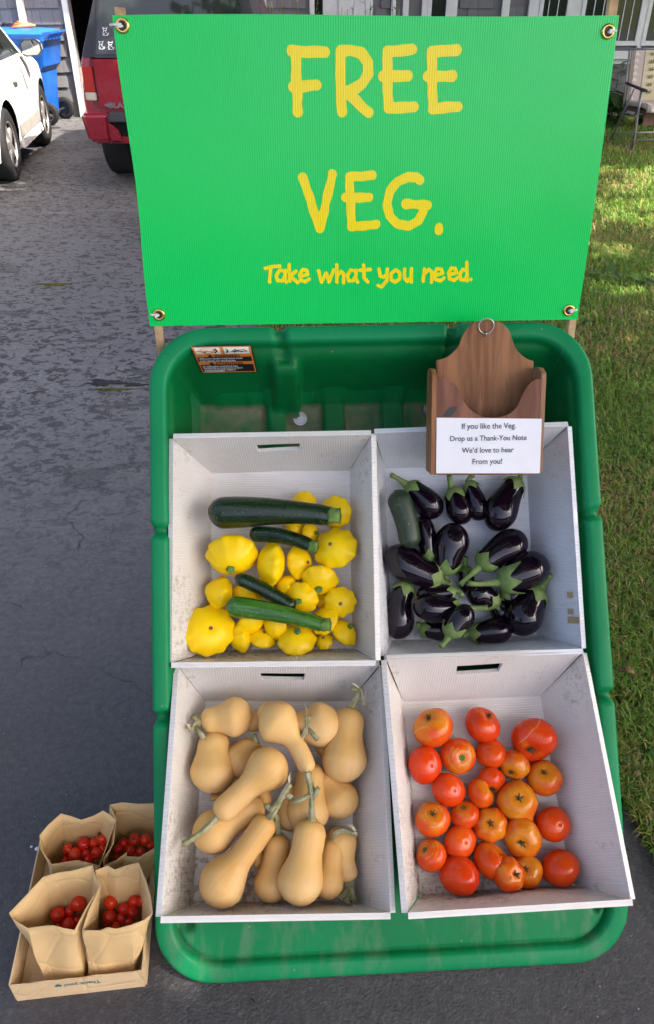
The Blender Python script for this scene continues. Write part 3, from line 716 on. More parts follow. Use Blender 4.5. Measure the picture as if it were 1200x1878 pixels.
LT = rad(66); LRX = Vector((.9995, .03, 0)).normalized(); LY = Vector((0, math.cos(LT), math.sin(LT))); LN = LRX.cross(LY).normalized(); LY = LN.cross(LRX)
LO = EYE+ray(893, 590)*1.573
def lbl(px, py, k=0.0): return LO+LN*k, (hit(px, py, LO+LN*k, LN))
def LP(px, py, k=0.0):                                  # local coords (x, y, k) on the holder's plane lifted by k
    p = hit(px, py, LO+LN*k, LN)-LO; return Vector((p.dot(LRX), p.dot(LY), k))
LB = LO+LY*LP(893, 868).y
LR3 = Matrix((LRX, LY, LN)).transposed()
holder = thing('letter_holder', 'brown wooden letter holder with scalloped back and a white note on its front', 'letter holder', LO, LR3)
bk = [(800, 870), (800, 700), (799, 661), (818, 655), (832, 644), (841, 632), (846, 618), (855, 603), (868, 592), (882, 588), (900, 588), (916, 592), (929, 603), (936, 618), (942, 636), (953, 650), (966, 659), (976, 662), (977, 700), (977, 870)]
def crom(P, k=4):
    out = []
    for i in range(len(P)-1):
        p0, p1, p2, p3 = [Vector((*P[min(max(j, 0), len(P)-1)], 0)) for j in (i-1, i, i+1, i+2)]
        for s in range(k):
            t = s/k; q = .5*((2*p1)+(p2-p0)*t+(2*p0-5*p1+4*p2-p3)*t*t+(3*p1-p0-3*p2+p3)*t**3); out.append((q.x, q.y))
    return out+[P[-1]]
bk = bk[:2]+crom(bk[2:18])+bk[18:]
b = MB(); b.prism([LP(x, y, 0) for x, y in bk], (0, 0, .010)); b.build('back_board', MATS['wood'], holder, bevel=.001, seg=1)
T_ = .066
bl, br_ = LP(800, 868, .01), LP(977, 868, .01)
lx, rx = LP(796, 700, .01).x, LP(980, 700, .01).x
fl_, fr_ = LP(796, 680, T_), LP(1003, 686, T_); flb, frb = LP(787, 868, T_), LP(994, 874, T_)
fx0 = (fl_.x+flb.x)/2; fx1 = (fr_.x+frb.x)/2
yb = LP(893, 869, T_).y; ytop = LP(1000, 686, T_).y
for sd, xa, xb in ((-1, fx0, fx0+.010), (1, fx1-.010, fx1)):
    b = MB(); ys = [(yb, .0), (yb, T_), (ytop, T_), (ytop+.004, T_-.004), (ytop+.012, T_-.02), (ytop+.014, .02), (ytop+.006, .0)]
    b.prism([Vector((xa, y, k)) for y, k in ys], (xb-xa, 0, 0)); b.build('side_board', MATS['wood_edge' if sd > 0 else 'wood'], holder, bevel=.0008, seg=1)
b = MB(); b.box((fx0+.0101, yb, .0101), (fx1-.0101, yb+.009, T_-.012)); b.build('bottom_board', MATS['wood'], holder)
fr = [(797, 693), (806, 692), (820, 697), (836, 707), (845, 722), (852, 738), (862, 750), (876, 760), (890, 765), (906, 766), (922, 764), (938, 757), (950, 744), (958, 726), (968, 708), (980, 697), (992, 695), (1000, 696)]
fr = crom(fr)
xs = [LP(x, y, T_) for x, y in fr]; xs = [Vector((min(max(p.x, fx0+.0102), fx1-.0102), p.y, T_-.0105)) for p in xs]
b = MB(); b.prism([Vector((fx0+.0102, yb+.0002, T_-.0105)), *xs, Vector((fx1-.0102, yb+.0002, T_-.0105))], (0, 0, .010)); b.build('front_board', MATS['wood_front'], holder)
b = MB(); c = LP(892, 597, .015); b.torus((c.x, c.y-.001, .0155), (0, -.25, 1), .0155, .0014, 28, 8); b.build('hanging_ring', MATS['steel'], holder, True)
b = MB(); b.torus((c.x, c.y-.017, .013), (1, 0, .1), .0045, .0012, 14, 6); b.build('screw_eye', MATS['steel'], holder, True)
q = [LP(x, y, T_+.001) for x, y in ((801, 766), (994, 768), (990, 868), (800, 868))]; nx_, ny_ = 10, 6; vs = []
for j in range(ny_+1):
    for i in range(nx_+1):
        p = q[0].lerp(q[1], i/nx_).lerp(q[3].lerp(q[2], i/nx_), j/ny_); p.z = T_+.0012+.0006*math.sin(i*1.3+j)*math.sin(j*.9); vs.append(p)
note = mesh('paper_note', vs, [(j*(nx_+1)+i, (j+1)*(nx_+1)+i, (j+1)*(nx_+1)+i+1, j*(nx_+1)+i+1) for j in range(ny_) for i in range(nx_)], MATS['paper'], holder)
note.data.flip_normals() if note.data.polygons[0].normal.z < 0 else None
for s_, cx, cy, wd in (('If you like the Veg.', 897, 786, 99), ('Drop us a Thank-You Note', 896, 808, 140), ('We\u2019d love to hear', 895, 830, 95), ('From you!', 894, 851, 54)):
    vs, fs = text_mesh(s_, 1.0, 'CENTER', .012); w0 = max(p.x for p in vs)-min(p.x for p in vs); c = LP(cx, cy, T_+.0024); k = (LP(cx+wd/2, cy, T_).x-LP(cx-wd/2, cy, T_).x)/w0
    mesh('lettering', [(c.x+p.x*k, c.y+p.y*k*1.08, T_+.0022) for p in vs], fs, MATS['grey_ink'], note, False)
b = MB(); q = [LP(x, y, T_+.0004) for x, y in ((812, 764), (826, 747), (838, 745), (838, 750), (828, 764))]; b.prism([p-Vector((0, 0, .0007)) for p in q], (0, 0, .0009)); b.build('dark_tape', MATS['black_ink'], holder)
# ------------------------------------------------------------------ vegetables: shapes
def sweep(spine, rads, n=22, lob=0, la=0.0, seed=0, flat=1.0):
    """closed round body along a spine; returns verts, faces, (t, angle) per vert"""
    m = MB(); pts = [Vector(p) for p in spine]; k = len(pts)
    T = [(pts[min(i+1, k-1)]-pts[max(i-1, 0)]).normalized() for i in range(k)]
    u = T[0].orthogonal().normalized(); V = []; A = []
    rg = random.Random(seed); ph = [rg.uniform(0, 6.28) for _ in range(4)]
    for i, p in enumerate(pts):
        u = (u-T[i]*u.dot(T[i])).normalized(); q = T[i].cross(u); t = i/(k-1)
        for j in range(n):
            a = 2*math.pi*j/n
            r = rads[i]*(1+la*math.cos(lob*a+ph[0])+.02*math.sin(2*a+ph[1]+t*3)+.014*math.sin(3*a+ph[2]-t*6)+.016*math.sin(t*9+ph[3]+a))
            V.append(p+u*(r*math.cos(a))+q*(r*math.sin(a))); A.append((t, j/n))
    F = [(i*n+j, i*n+(j+1) % n, (i+1)*n+(j+1) % n, (i+1)*n+j) for i in range(k-1) for j in range(n)]
    F.append(tuple(range(n-1, -1, -1))); F.append(tuple((k-1)*n+j for j in range(n)))
    return V, F, A
def body(name, V, F, A, m, parent, loc):
    o = mesh(name, [p-loc for p in V], F, m, parent)
    at = o.data.color_attributes.new('along', 'FLOAT_COLOR', 'POINT')
    at.data.foreach_set('color', np.array([(a, b, 0, 1) for a, b in A], dtype=np.float32).ravel())
    return o
def ts(n): return [0.5-0.5*math.cos(math.pi*(i/(n-1))**1.0) for i in range(n)]
def qbez(a, m, b, t): return a*(1-t)**2+m*(2*t*(1-t))+b*t**2
def spine_of(A, B, bend, n):
    """A..B bent sideways by a vector; even arc samples clustered at both ends"""
    M = (A+B)/2+bend*2
    return [qbez(A, M, B, t) for t in ts(n)]

# ------------------------------------------------------------------ vegetables: materials
def mk_squash():
    t = NT('butternut_skin'); a = t.sep(t.attr('along')[1]); r = t.oinfo('Random')
    n = t.noise(14, 5); st = t.n.new('ShaderNodeCombineXYZ'); t.L(a[0], st.inputs[0]); t.L(t.math('MULTIPLY', a[1], 26), st.inputs[1])
    s = t.noise(1.6, 3, src=st.outputs[0])
    c = t.mix(r, (.62, .345, .098), (.73, .45, .15)); c = t.mix(t.ramp(s, .42, .68, 0, .38), c, (.72, .50, .25))
    c = t.mix(t.ramp(n, .45, .75, 0, .4), c, (.60, .30, .085)); c = t.mix(t.ramp(a[0], .0, .05, .5, 0), c, (.5, .27, .1))
    sp = t.math('MULTIPLY', t.ramp(t.voronoi(90), .1, .06), t.ramp(t.noise(40, 2), .58, .62, 0, .6)); c = t.mix(sp, c, (.3, .16, .06))
    sm = t.math('MULTIPLY', t.ramp(t.noise(9, 6, .7, dist=1.2), .58, .70, 0, .45), t.ramp(t.noise(70, 3), .4, .6)); c = t.mix(sm, c, (.36, .24, .13))
    pl = t.ramp(t.noise(5, 4, st=(1, 1, 1)), .54, .70, 0, .4); c = t.mix(pl, c, (.74, .57, .34))
    t.set(c, t.ramp(n, .3, .7, .42, .6), .28); t.bump(t.noise(30, 4), .12, .004); t.bump(t.noise(420, 2), .08, .0006)
    t.b.inputs['Subsurface Weight'].default_value = .08; t.b.inputs['Subsurface Radius'].default_value = (.01, .005, .002); t.b.inputs['Subsurface Scale'].default_value = .5
    return t.m
def mk_stem(name, a, b_):
    t = NT(name); n = t.noise(60, 5, .6); k = t.noise(160, 3)
    t.set(t.mix(t.ramp(n, .35, .65), a, b_), .75, .25); t.bump(k, .35, .002); return t.m
def mk_yellow():
    t = NT('pattypan_skin'); r = t.oinfo('Random'); n = t.noise(20, 4)
    c = t.mix(r, (.93, .60, .002), (.97, .67, .003)); c = t.mix(t.ramp(n, .4, .75, 0, .35), c, (.82, .43, .004))
    sp = t.math('MULTIPLY', t.ramp(t.voronoi(70), .09, .05), t.ramp(t.noise(30, 2), .6, .63, 0, .7)); c = t.mix(sp, c, (.36, .2, .02))
    t.set(c, .36, .25); t.bump(t.noise(38, 4), .16, .005); t.bump(t.noise(500, 2), .05, .0005)
    t.b.inputs['Subsurface Weight'].default_value = .1; t.b.inputs['Subsurface Radius'].default_value = (.01, .006, .001); t.b.inputs['Subsurface Scale'].default_value = .5
    return t.m
def mk_zuc(name, a, b_, fl, rough=.27):
    t = NT(name); s = t.sep(t.attr('along')[1]); st = t.n.new('ShaderNodeCombineXYZ'); t.L(t.math('MULTIPLY', s[0], 2.2), st.inputs[0]); t.L(t.math('MULTIPLY', s[1], 16), st.inputs[1])
    w_ = t.noise(1.5, 3, src=st.outputs[0]); n = t.noise(26, 4)
    c = t.mix(t.ramp(w_, .4, .66), a, b_); c = t.mix(t.ramp(n, .5, .75, 0, .4), c, tuple(v*.55 for v in a))
    f = t.math('MULTIPLY', t.ramp(t.voronoi(130), .22, .1), t.ramp(t.noise(45, 2), .44, .56)); c = t.mix(t.math('MULTIPLY', f, fl), c, (.30, .42, .12))
    d = t.math('MULTIPLY', t.ramp(t.voronoi(60), .06, .04), t.ramp(t.noise(33, 2), .56, .6)); c = t.mix(d, c, (.5, .45, .3))
    t.set(c, t.ramp(t.noise(17, 4), .3, .7, rough, rough+.14), .5); t.bump(n, .12, .003); return t.m
def mk_eggplant():
    t = NT('eggplant_skin'); s = t.sep(t.attr('along')[1]); oc = t.n.new('ShaderNodeObjectInfo'); k = t.sep(oc.outputs['Color'])
    n = t.noise(9, 4); c = t.mix(t.ramp(n, .35, .7), (.0028, .0012, .0042), (.0085, .0026, .0095))
    c = t.mix(t.ramp(s[0], .8, .97, 0, .55), c, (.06, .008, .028))
    sc = t.noise(34, 6, .65, st=(1, 1, 1), dist=.8); m_ = t.math('MULTIPLY', t.ramp(sc, .545, .56), t.ramp(s[0], .2, .06)); m_ = t.math('MULTIPLY', m_, k[0])
    c = t.mix(m_, c, t.mix(t.noise(120, 3), (.16, .09, .03), (.42, .30, .13)))
    d = t.math('MULTIPLY', t.ramp(t.voronoi(90), .05, .03), t.ramp(t.noise(50, 2), .57, .6)); c = t.mix(t.math('MULTIPLY', d, .5), c, (.3, .27, .2))
    t.set(c, t.mix(m_, (.085,)*3, (.6,)*3), .5); t.b.inputs['Coat Weight'].default_value = .0
    t.bump(t.noise(16, 3), .16, .006); return t.m
def mk_calyx():
    t = NT('green_calyx'); n = t.noise(45, 5); v = t.noise(110, 3, st=(1, 1, 1)); r = t.oinfo('Random')
    c = t.mix(t.ramp(n, .3, .7), (.10, .165, .04), (.22, .29, .11)); c = t.mix(t.ramp(v, .55, .75, 0, .5), c, (.24, .19, .08)); c = t.mix(t.math('MULTIPLY', r, .35), c, (.11, .22, .03))
    t.set(c, .6, .3); t.bump(v, .3, .002); return t.m
def mk_tomato():
    t = NT('tomato_skin'); g = t.sep(t.tc('Generated')); oi = t.n.new('ShaderNodeObjectInfo'); k = t.sep(oi.outputs['Color']); p = t.sep(t.tc('Object'))
    n = t.noise(15, 4); zz = t.math('ADD', g[2], t.math('MULTIPLY', t.math('SUBTRACT', t.noise(20, 5, .6), .5), 1.6))
    lo = t.math('SUBTRACT', 1.02, t.math('MULTIPLY', k[0], .54))
    f = t.math('DIVIDE', t.math('SUBTRACT', zz, lo), .42); cl = t.n.new('ShaderNodeClamp'); t.L(f, cl.inputs[0])
    red = t.mix(t.ramp(n, .3, .7), (.58, .028, .004), (.68, .055, .006)); org = t.mix(n, (.66, .17, .006), (.66, .26, .016))
    c = t.mix(t.math('MULTIPLY', k[0], t.ramp(t.noise(24, 4), .3, .7, .5, 1.1)), red, t.mix(n, (.66, .085, .006), (.68, .15, .008)))
    c = t.mix(cl.outputs[0], c, org)
    # dried growth cracks: rings round the stem end
    rr = t.math('SQRT', t.math('ADD', t.math('MULTIPLY', p[0], p[0]), t.math('MULTIPLY', p[1], p[1])))
    rn = t.math('ADD', rr, t.math('MULTIPLY', t.math('SUBTRACT', t.noise(34, 3), .5), .012))
    band = t.math('FRACT', t.math('MULTIPLY', rn, 145)); cr = t.math('MULTIPLY', t.ramp(band, .74, .82), t.ramp(rr, .030, .024)); cr = t.math('MULTIPLY', cr, t.ramp(g[2], .6, .7)); cr = t.math('MULTIPLY', cr, t.ramp(t.noise(48, 2), .42, .5)); cr = t.math('MULTIPLY', cr, k[1])
    c = t.mix(t.math('MULTIPLY', cr, .7), c, (.52, .34, .12))
    sp = t.math('MULTIPLY', t.ramp(t.voronoi(110), .13, .07), t.ramp(t.noise(50, 2), .54, .58, 0, .7)); c = t.mix(sp, c, (.62, .36, .14)); bl = t.ramp(t.noise(13, 6, .7, dist=.8), .60, .68, 0, .4); c = t.mix(bl, c, (.40, .10, .015)); hs = t.math('MULTIPLY', t.ramp(t.noise(7, 5, .6, st=(9, 1, 1)), .67, .71), .35); c = t.mix(hs, c, (.62, .44, .22))
    t.set(c, .15, .32); t.bump(t.noise(28, 4), .08, .003); t.bump(cr, -.3, .001)
    t.b.inputs['Subsurface Weight'].default_value = .06; t.b.inputs['Subsurface Radius'].default_value = (.01, .003, .001); t.b.inputs['Subsurface Scale'].default_value = .4
    return t.m
MATS.update(squash=mk_squash(), stem=mk_stem('dry_green_stem', (.19, .20, .075), (.40, .36, .22)), pstem=mk_stem('green_nub', (.07, .15, .02), (.22, .32, .09)), scar=mk_stem('brown_scar', (.16, .08, .03), (.3, .2, .09)),
    yellow=mk_yellow(), zdark=mk_zuc('dark_zucchini_skin', (.004, .013, .005), (.014, .042, .010), .35, .2), zmid=mk_zuc('mid_zucchini_skin', (.010, .04, .008), (.022, .075, .014), .35), zlight=mk_zuc('bright_zucchini_skin', (.022, .10, .008), (.075, .21, .025), .6, .2), zstem=mk_stem('zucchini_stem', (.06, .14, .02), (.2, .3, .08)),
    cuke=mk_zuc('cucumber_skin', (.010, .027, .012), (.017, .040, .017), .5, .4), egg=mk_eggplant(), calyx=mk_calyx(), tomato=mk_tomato(), sepal=mk_stem('dry_sepal', (.035, .045, .012), (.11, .085, .03)), dry=mk_stem('dry_skin_shred', (.5, .42, .27), (.62, .55, .4)))
t = NT('cherry_tomato_skin'); n_ = t.noise(30, 2); t.set(t.mix(t.oinfo('Random'), (.56, .012, .006), (.66, .04, .010)), .13, .5); t.b.inputs['Subsurface Weight'].default_value = .05; t.b.inputs['Subsurface Scale'].default_value = .01; MATS['cherry'] = t.m

# ------------------------------------------------------------------ vegetables: builders
OX = {'UL': (300, 780, 2.857), 'UR': (670, 760, 2.667), 'LL': (280, 1190, 2.609), 'LR': (680, 1180, 2.308)}
def C2P(key, p): a, b, s = OX[key]; return (a+p[0]/s, b+p[1]/s)
def rpx(key, r, P): return r/OX[key][2]*depth(P)/F_PX
def pt(key, p, h): return crate_px(key, *C2P(key, p), h)
def view_axis(key, P, dx, dy, rad_px, toward=1):        # axis whose visible pole sits (dx, dy) crop pixels from the centre
    x, y = dx/rad_px, -dy/rad_px; k = math.hypot(x, y)
    if k > .97: x, y = x/k*.97, y/k*.97; k = .97
    f = (EYE-P).normalized(); r = CR-f*CR.dot(f); r.normalize(); u = f.cross(r)
    return (r*x+u*y+f*(toward*math.sqrt(1-k*k))).normalized()

def pattypan(i, c, r, pole, lobes, h, label, kind='S', ah=.56, roll=0, ry=None, tip=0.0):
    key = 'UL'; P = pt(key, c, h); R = rpx(key, r, P); ax = view_axis(key, P, pole[0]-c[0], pole[1]-c[1], r*.92)
    q = ax.to_track_quat('Z', 'Y') @ Quaternion((0, 0, 1), roll); t = thing('pattypan_squash', label, 'squash', P, q.to_matrix(), 'yellow patty pan squash in the upper left crate')
    V = []; F = []; n, m = 48, 26; rg = random.Random(i); e = rg.uniform(-.05, .05); phs = rg.uniform(0, 6.28)
    for a in range(m+1):
        ph = math.pi*a/m; s, co = max(0.0, math.sin(ph)), math.cos(ph)
        for b in range(n):
            th = 2*math.pi*b/n
            lobe = math.cos(lobes*th+.35*math.sin(2*th+phs))
            fl = math.exp(-((ph-math.pi/2)/.36)**2)
            rho = R*(s**.95*(.90+.02*math.cos(2*th+phs))+.10*fl+.032*fl*lobe+.010*s*s*lobe)
            z = R*ah*(co*(1+.10*(1-s)*1 if co > 0 else 1)+0)*(1 if co > 0 else .92)+R*.03*fl*lobe
            z -= R*.06*math.exp(-((s)/.16)**2)*(1 if co > 0 else 0)
            if tip and co > 0: z += R*tip*math.exp(-(s/.35)**2)
            V.append((rho*math.cos(th)*(1+e), rho*math.sin(th)*(1-e), z))
    for a in range(m):
        for b in range(n): F.append((a*n+b, (a+1)*n+b, (a+1)*n+(b+1) % n, a*n+(b+1) % n))
    F.append(tuple(range(n))); F.append(tuple(m*n+n-1-b for b in range(n)))
    o = mesh('body', V, F, MATS['yellow'], t)
    zt = R*ah*(1.10-.06)+R*tip
    b = MB()
    if kind == 'S':
        rs = min(.0085, R*.17); b.tube([(0, 0, zt-.004), (0, 0, zt+.002), (.001, .0005, zt+.0075)], [rs*1.25, rs, rs*.92], 15, ribs=5, ra=.12); b.build('stem', MATS['pstem'], t)
    elif kind == 'B':
        b.torus((0, 0, zt+.0002), (0, 0, 1), .0028, .0013, 14, 6); b.tube([(0, 0, zt-.003), (0, 0, zt+.0008)], .0022, 10); b.build('blossom_scar', MATS['scar'], t)
    return t
def zucchini(key, a, b_, ha, hb, r0, r1, bend, stem, m, label, name='zucchini', seed=0, sr=.62, sm='zstem', stem_r=None):
    A, B = pt(key, a, ha), pt(key, b_, hb); d = (B-A).normalized(); f = (EYE-(A+B)/2).normalized(); side = d.cross(f).normalized()
    bd = side*(bend/OX[key][2]*depth(A)/F_PX); n = 34; sp = spine_of(A, B, bd, n); R0, R1 = rpx(key, r0, A), rpx(key, r1, B); Ln = (B-A).length
    rs = []
    for i, q in enumerate(ts(n)):
        x = q*Ln; r = R0+(R1-R0)*sstep(.1, .95, q)
        c0 = R0*.95
        if x < c0: r *= math.sqrt(max(.0, 1-((c0-x)/c0)**2))
        if stem is None:
            c1 = R1*.9
            if Ln-x < c1: r *= math.sqrt(max(.0, 1-((c1-(Ln-x))/c1)**2))
        else: r *= 1-.10*sstep(.93, 1, q)
        rs.append(max(r, .0012))
    loc = (A+B)/2; t = thing(name, label, name, loc, None, 'green zucchini lying on the squash' if key == 'UL' else None)
    V, F, At = sweep(sp, rs, 24, 5, .018, seed); body('body', V, F, At, m, t, loc)
    if stem is not None:
        E_ = pt(key, stem, hb+.004); r1 = R1*.86; rr = rpx(key, stem_r, B) if stem_r else r1*.72; mb = MB(); d2 = (E_-B)
        mb.tube([p-loc for p in (sp[-2], B, B+d2*.25, B+d2*.6, E_)], [r1*.9, r1*1.01, rr*1.05, rr*.92, rr*1.02], 20, ribs=5, ra=.10); mb.build('stem', MATS[sm], t, True)
    else:
        mb = MB(); mb.tube([sp[0]-loc-d*.001, sp[0]-loc+d*.002], .0045, 9); mb.build('blossom_scar', MATS['scar'], t)
    return t
def eggplant(a, b_, ha, hb, rr, label, stem=None, hs=None, bend=0, scar=0, taper=.62, seed=0, lob=5, spread=1.0, cal=.8, sr=.0056):
    key = 'UR'; A, B = pt(key, a, ha), pt(key, b_, hb); d = (B-A).normalized(); f = (EYE-(A+B)/2).normalized(); side = d.cross(f).normalized()
    bd = side*(bend/OX[key][2]*depth(A)/F_PX); n = 40; sp = spine_of(A, B, bd, n); R = 1.06*rpx(key, rr, A); Ln = sum((sp[i+1]-sp[i]).length for i in range(n-1)); rs = []; tt = ts(n)
    def rad_at(q):
        x = q*Ln; r = R*(1-(1-taper)*sstep(.32, .98, q))
        c0 = min(R*1.25, Ln*.45)
        if x < c0: r *= math.sqrt(max(0, 1-((c0-x)/c0)**2))**.92
        c1 = R*taper*.8
        if Ln-x < c1: r *= math.sqrt(max(.0, 1-((c1-(Ln-x))/c1)**2))
        return max(r, .001)
    rs = [rad_at(q) for q in tt]
    loc = (A+B)/2; t = thing('eggplant', label, 'eggplant', loc, None, 'eggplants in the upper right crate')
    V, F, At = sweep(sp, rs, 26, 4, .012, seed); o = body('body', V, F, At, MATS['egg'], t, loc); o.color = (scar, 0, 0, 1)
    # star-shaped calyx draped over the stem end
    rg = random.Random(seed+50); nn, ms = 60, 9; V = []; Fc = []; ph = rg.uniform(0, 6.28)
    T = (sp[-1]-sp[-5]).normalized(); u = T.orthogonal().normalized(); w_ = T.cross(u)
    lens = [rg.uniform(.75, 1.25) for _ in range(lob)]
    base_l = R*taper*.62*cal; tip_l = R*.62*spread*cal
    for j in range(nn):
        an = 2*math.pi*j/nn; k = ((an+ph)/(2*math.pi)*lob) % 1; li = int(((an+ph)/(2*math.pi)*lob) % lob)
        tri = max(0, 1-abs(k-.5)*2.05)**1.55; ln = base_l+tip_l*tri*lens[li]
        for i in range(ms):
            s_ = i/(ms-1); x = ln*s_
            q = max(0, 1-x/Ln); pos_i = q; 
            # position on the spine
            acc = q*Ln; L0 = 0; p = sp[-1]
            for e in range(n-1):
                g = (sp[e+1]-sp[e]).length
                if L0+g >= acc: p = sp[e].lerp(sp[e+1], (acc-L0)/max(g, 1e-9)); break
                L0 += g
            r = max(rad_at(q), sr*1.25)*1.02+.0016+.0035*s_**3*tri*rg.uniform(.6, 1.4)
            narrow = 1
            V.append(p+u*(r*math.cos(an))+w_*(r*math.sin(an))+T*(.0022*(1-s_)))
    for j in range(nn):
        for i in range(ms-1): Fc.append((j*ms+i, j*ms+i+1, ((j+1) % nn)*ms+i+1, ((j+1) % nn)*ms+i))
    Fc.append(tuple(j*ms for j in range(nn)))
    c = mesh('calyx', [p-loc for p in V], Fc, MATS['calyx'], t)
    if stem is not None:
        E_ = pt(key, stem, hs if hs is not None else hb+.012); mb = MB(); M = B+T*((E_-B).length*.55)
        k = [qbez(B-T*.006, M, E_, i/6) for i in range(7)]; mb.tube([p-loc for p in k], [sr*2.1, sr*1.55, sr*1.2, sr, sr*.95, sr*1.0, sr*1.12], 10, ribs=5, ra=.08); mb.build('stem', MATS['calyx'], t, True)
    return t
def tomato(i, c, r, pole, label, green=.4, crack=0, lob=5, la=.025, h=None, flat=.82, kind='calyx', ry=None, roll=None, nub=False):
    key = 'LR'; P0 = pt(key, c, .03); R = rpx(key, r, P0); hh = R*.9 if h is None else h; P = pt(key, c, hh); R = rpx(key, r, P)
    ax = view_axis(key, P, pole[0]-c[0], pole[1]-c[1], r*.9) if pole is not None else None
    if ax is None: ax = -view_axis(key, P, r*.45*math.cos(i*2.1), r*.45*math.sin(i*2.1), r)
    q = ax.to_track_quat('Z', 'Y') @ Quaternion((0, 0, 1), i*1.3 if roll is None else roll); t = thing('tomato', label, 'tomato', P, q.to_matrix(), 'tomatoes in the lower right crate')
    rg = random.Random(i+900); V = []; F = []; n, m = 36, 22; ph = [rg.uniform(0, 6.28) for _ in range(3)]; e = rg.uniform(-.05, .05)
    for a in range(m+1):
        f = math.pi*a/m; s, co = max(0.0, math.sin(f)), math.cos(f)
        for b in range(n):
            th = 2*math.pi*b/n; up = sstep(-.6, .9, co)
            rho = R*s**.92*(1+1.5*la*up*math.cos(lob*th+ph[0])+.022*math.cos(2*th+ph[1])+.012*math.cos(3*th+ph[2]))
            z = R*flat*co-R*.17*math.exp(-(s/.26)**2)*(co > 0)-R*.04*math.exp(-(s/.2)**2)*(co < 0)*-1
            if nub: 
                g = math.exp(-(((th+math.pi) % (2*math.pi)-math.pi)/.16)**2)*math.exp(-((f-1.5)/.22)**2); rho += R*.28*g
            V.append((rho*math.cos(th)*(1+e), rho*math.sin(th)*(1-e), z))
    for a in range(m):
        for b in range(n): F.append((a*n+b, (a+1)*n+b, (a+1)*n+(b+1) % n, a*n+(b+1) % n))
    F.append(tuple(range(n))); F.append(tuple(m*n+n-1-b for b in range(n)))
    o = mesh('body', V, F, MATS['tomato'], t); o.color = (green, crack, 0, 1)
    zt = R*flat-R*.17
    if pole is not None and kind != 'none':
        mb = MB(); rs = min(.0055, R*.15)
        if kind == 'scar':
            mb.torus((0, 0, zt+.001), (0, 0, 1), rs*.9, rs*.33, 16, 6); mb.tube([(0, 0, zt-.002), (0, 0, zt+.001)], rs*.9, 12); mb.build('stem_scar', MATS['pstem'], t, True)
        else:
            for k in range(5):
                a = k*1.2566+rg.uniform(-.25, .25); L_ = R*rg.uniform(.17, .30); d = Vector((math.cos(a), math.sin(a), 0)); w_ = Vector((-d.y, d.x, 0))*R*.04
                z1 = zt+R*.07; z2 = zt+R*.16+rg.uniform(0, .004)
                p0 = Vector((0, 0, zt+.0015)); p1 = d*L_*.55+Vector((0, 0, z1)); p2 = d*L_+Vector((0, 0, z2))
                mb.add([p0-w_*.6, p0+w_*.6, p1+w_, p1-w_, p2, p0+Vector((0, 0, .001)), p1+Vector((0, 0, .0012))], [(0, 1, 2, 3), (3, 2, 4), (1, 0, 5), (5, 3, 6), (5, 6, 2), (6, 3, 4), (2, 6, 4)])
            mb.tube([(0, 0, zt-.001), (0, 0, zt+R*.1), (R*.04, R*.03, zt+R*.26)], [rs*.55, rs*.42, rs*.5], 8); mb.build('calyx', MATS['sepal'], t)
    return t
def crv(P, k=4):
    out = []
    for i in range(len(P)-1):
        p0, p1, p2, p3 = [P[min(max(j, 0), len(P)-1)] for j in (i-1, i, i+1, i+2)]
        for s in range(k): t = s/k; out.append(.5*((2*p1)+(p2-p0)*t+(2*p0-5*p1+4*p2-p3)*t*t+(3*p1-p0-3*p2+p3)*t**3))
    return out+[P[-1]]
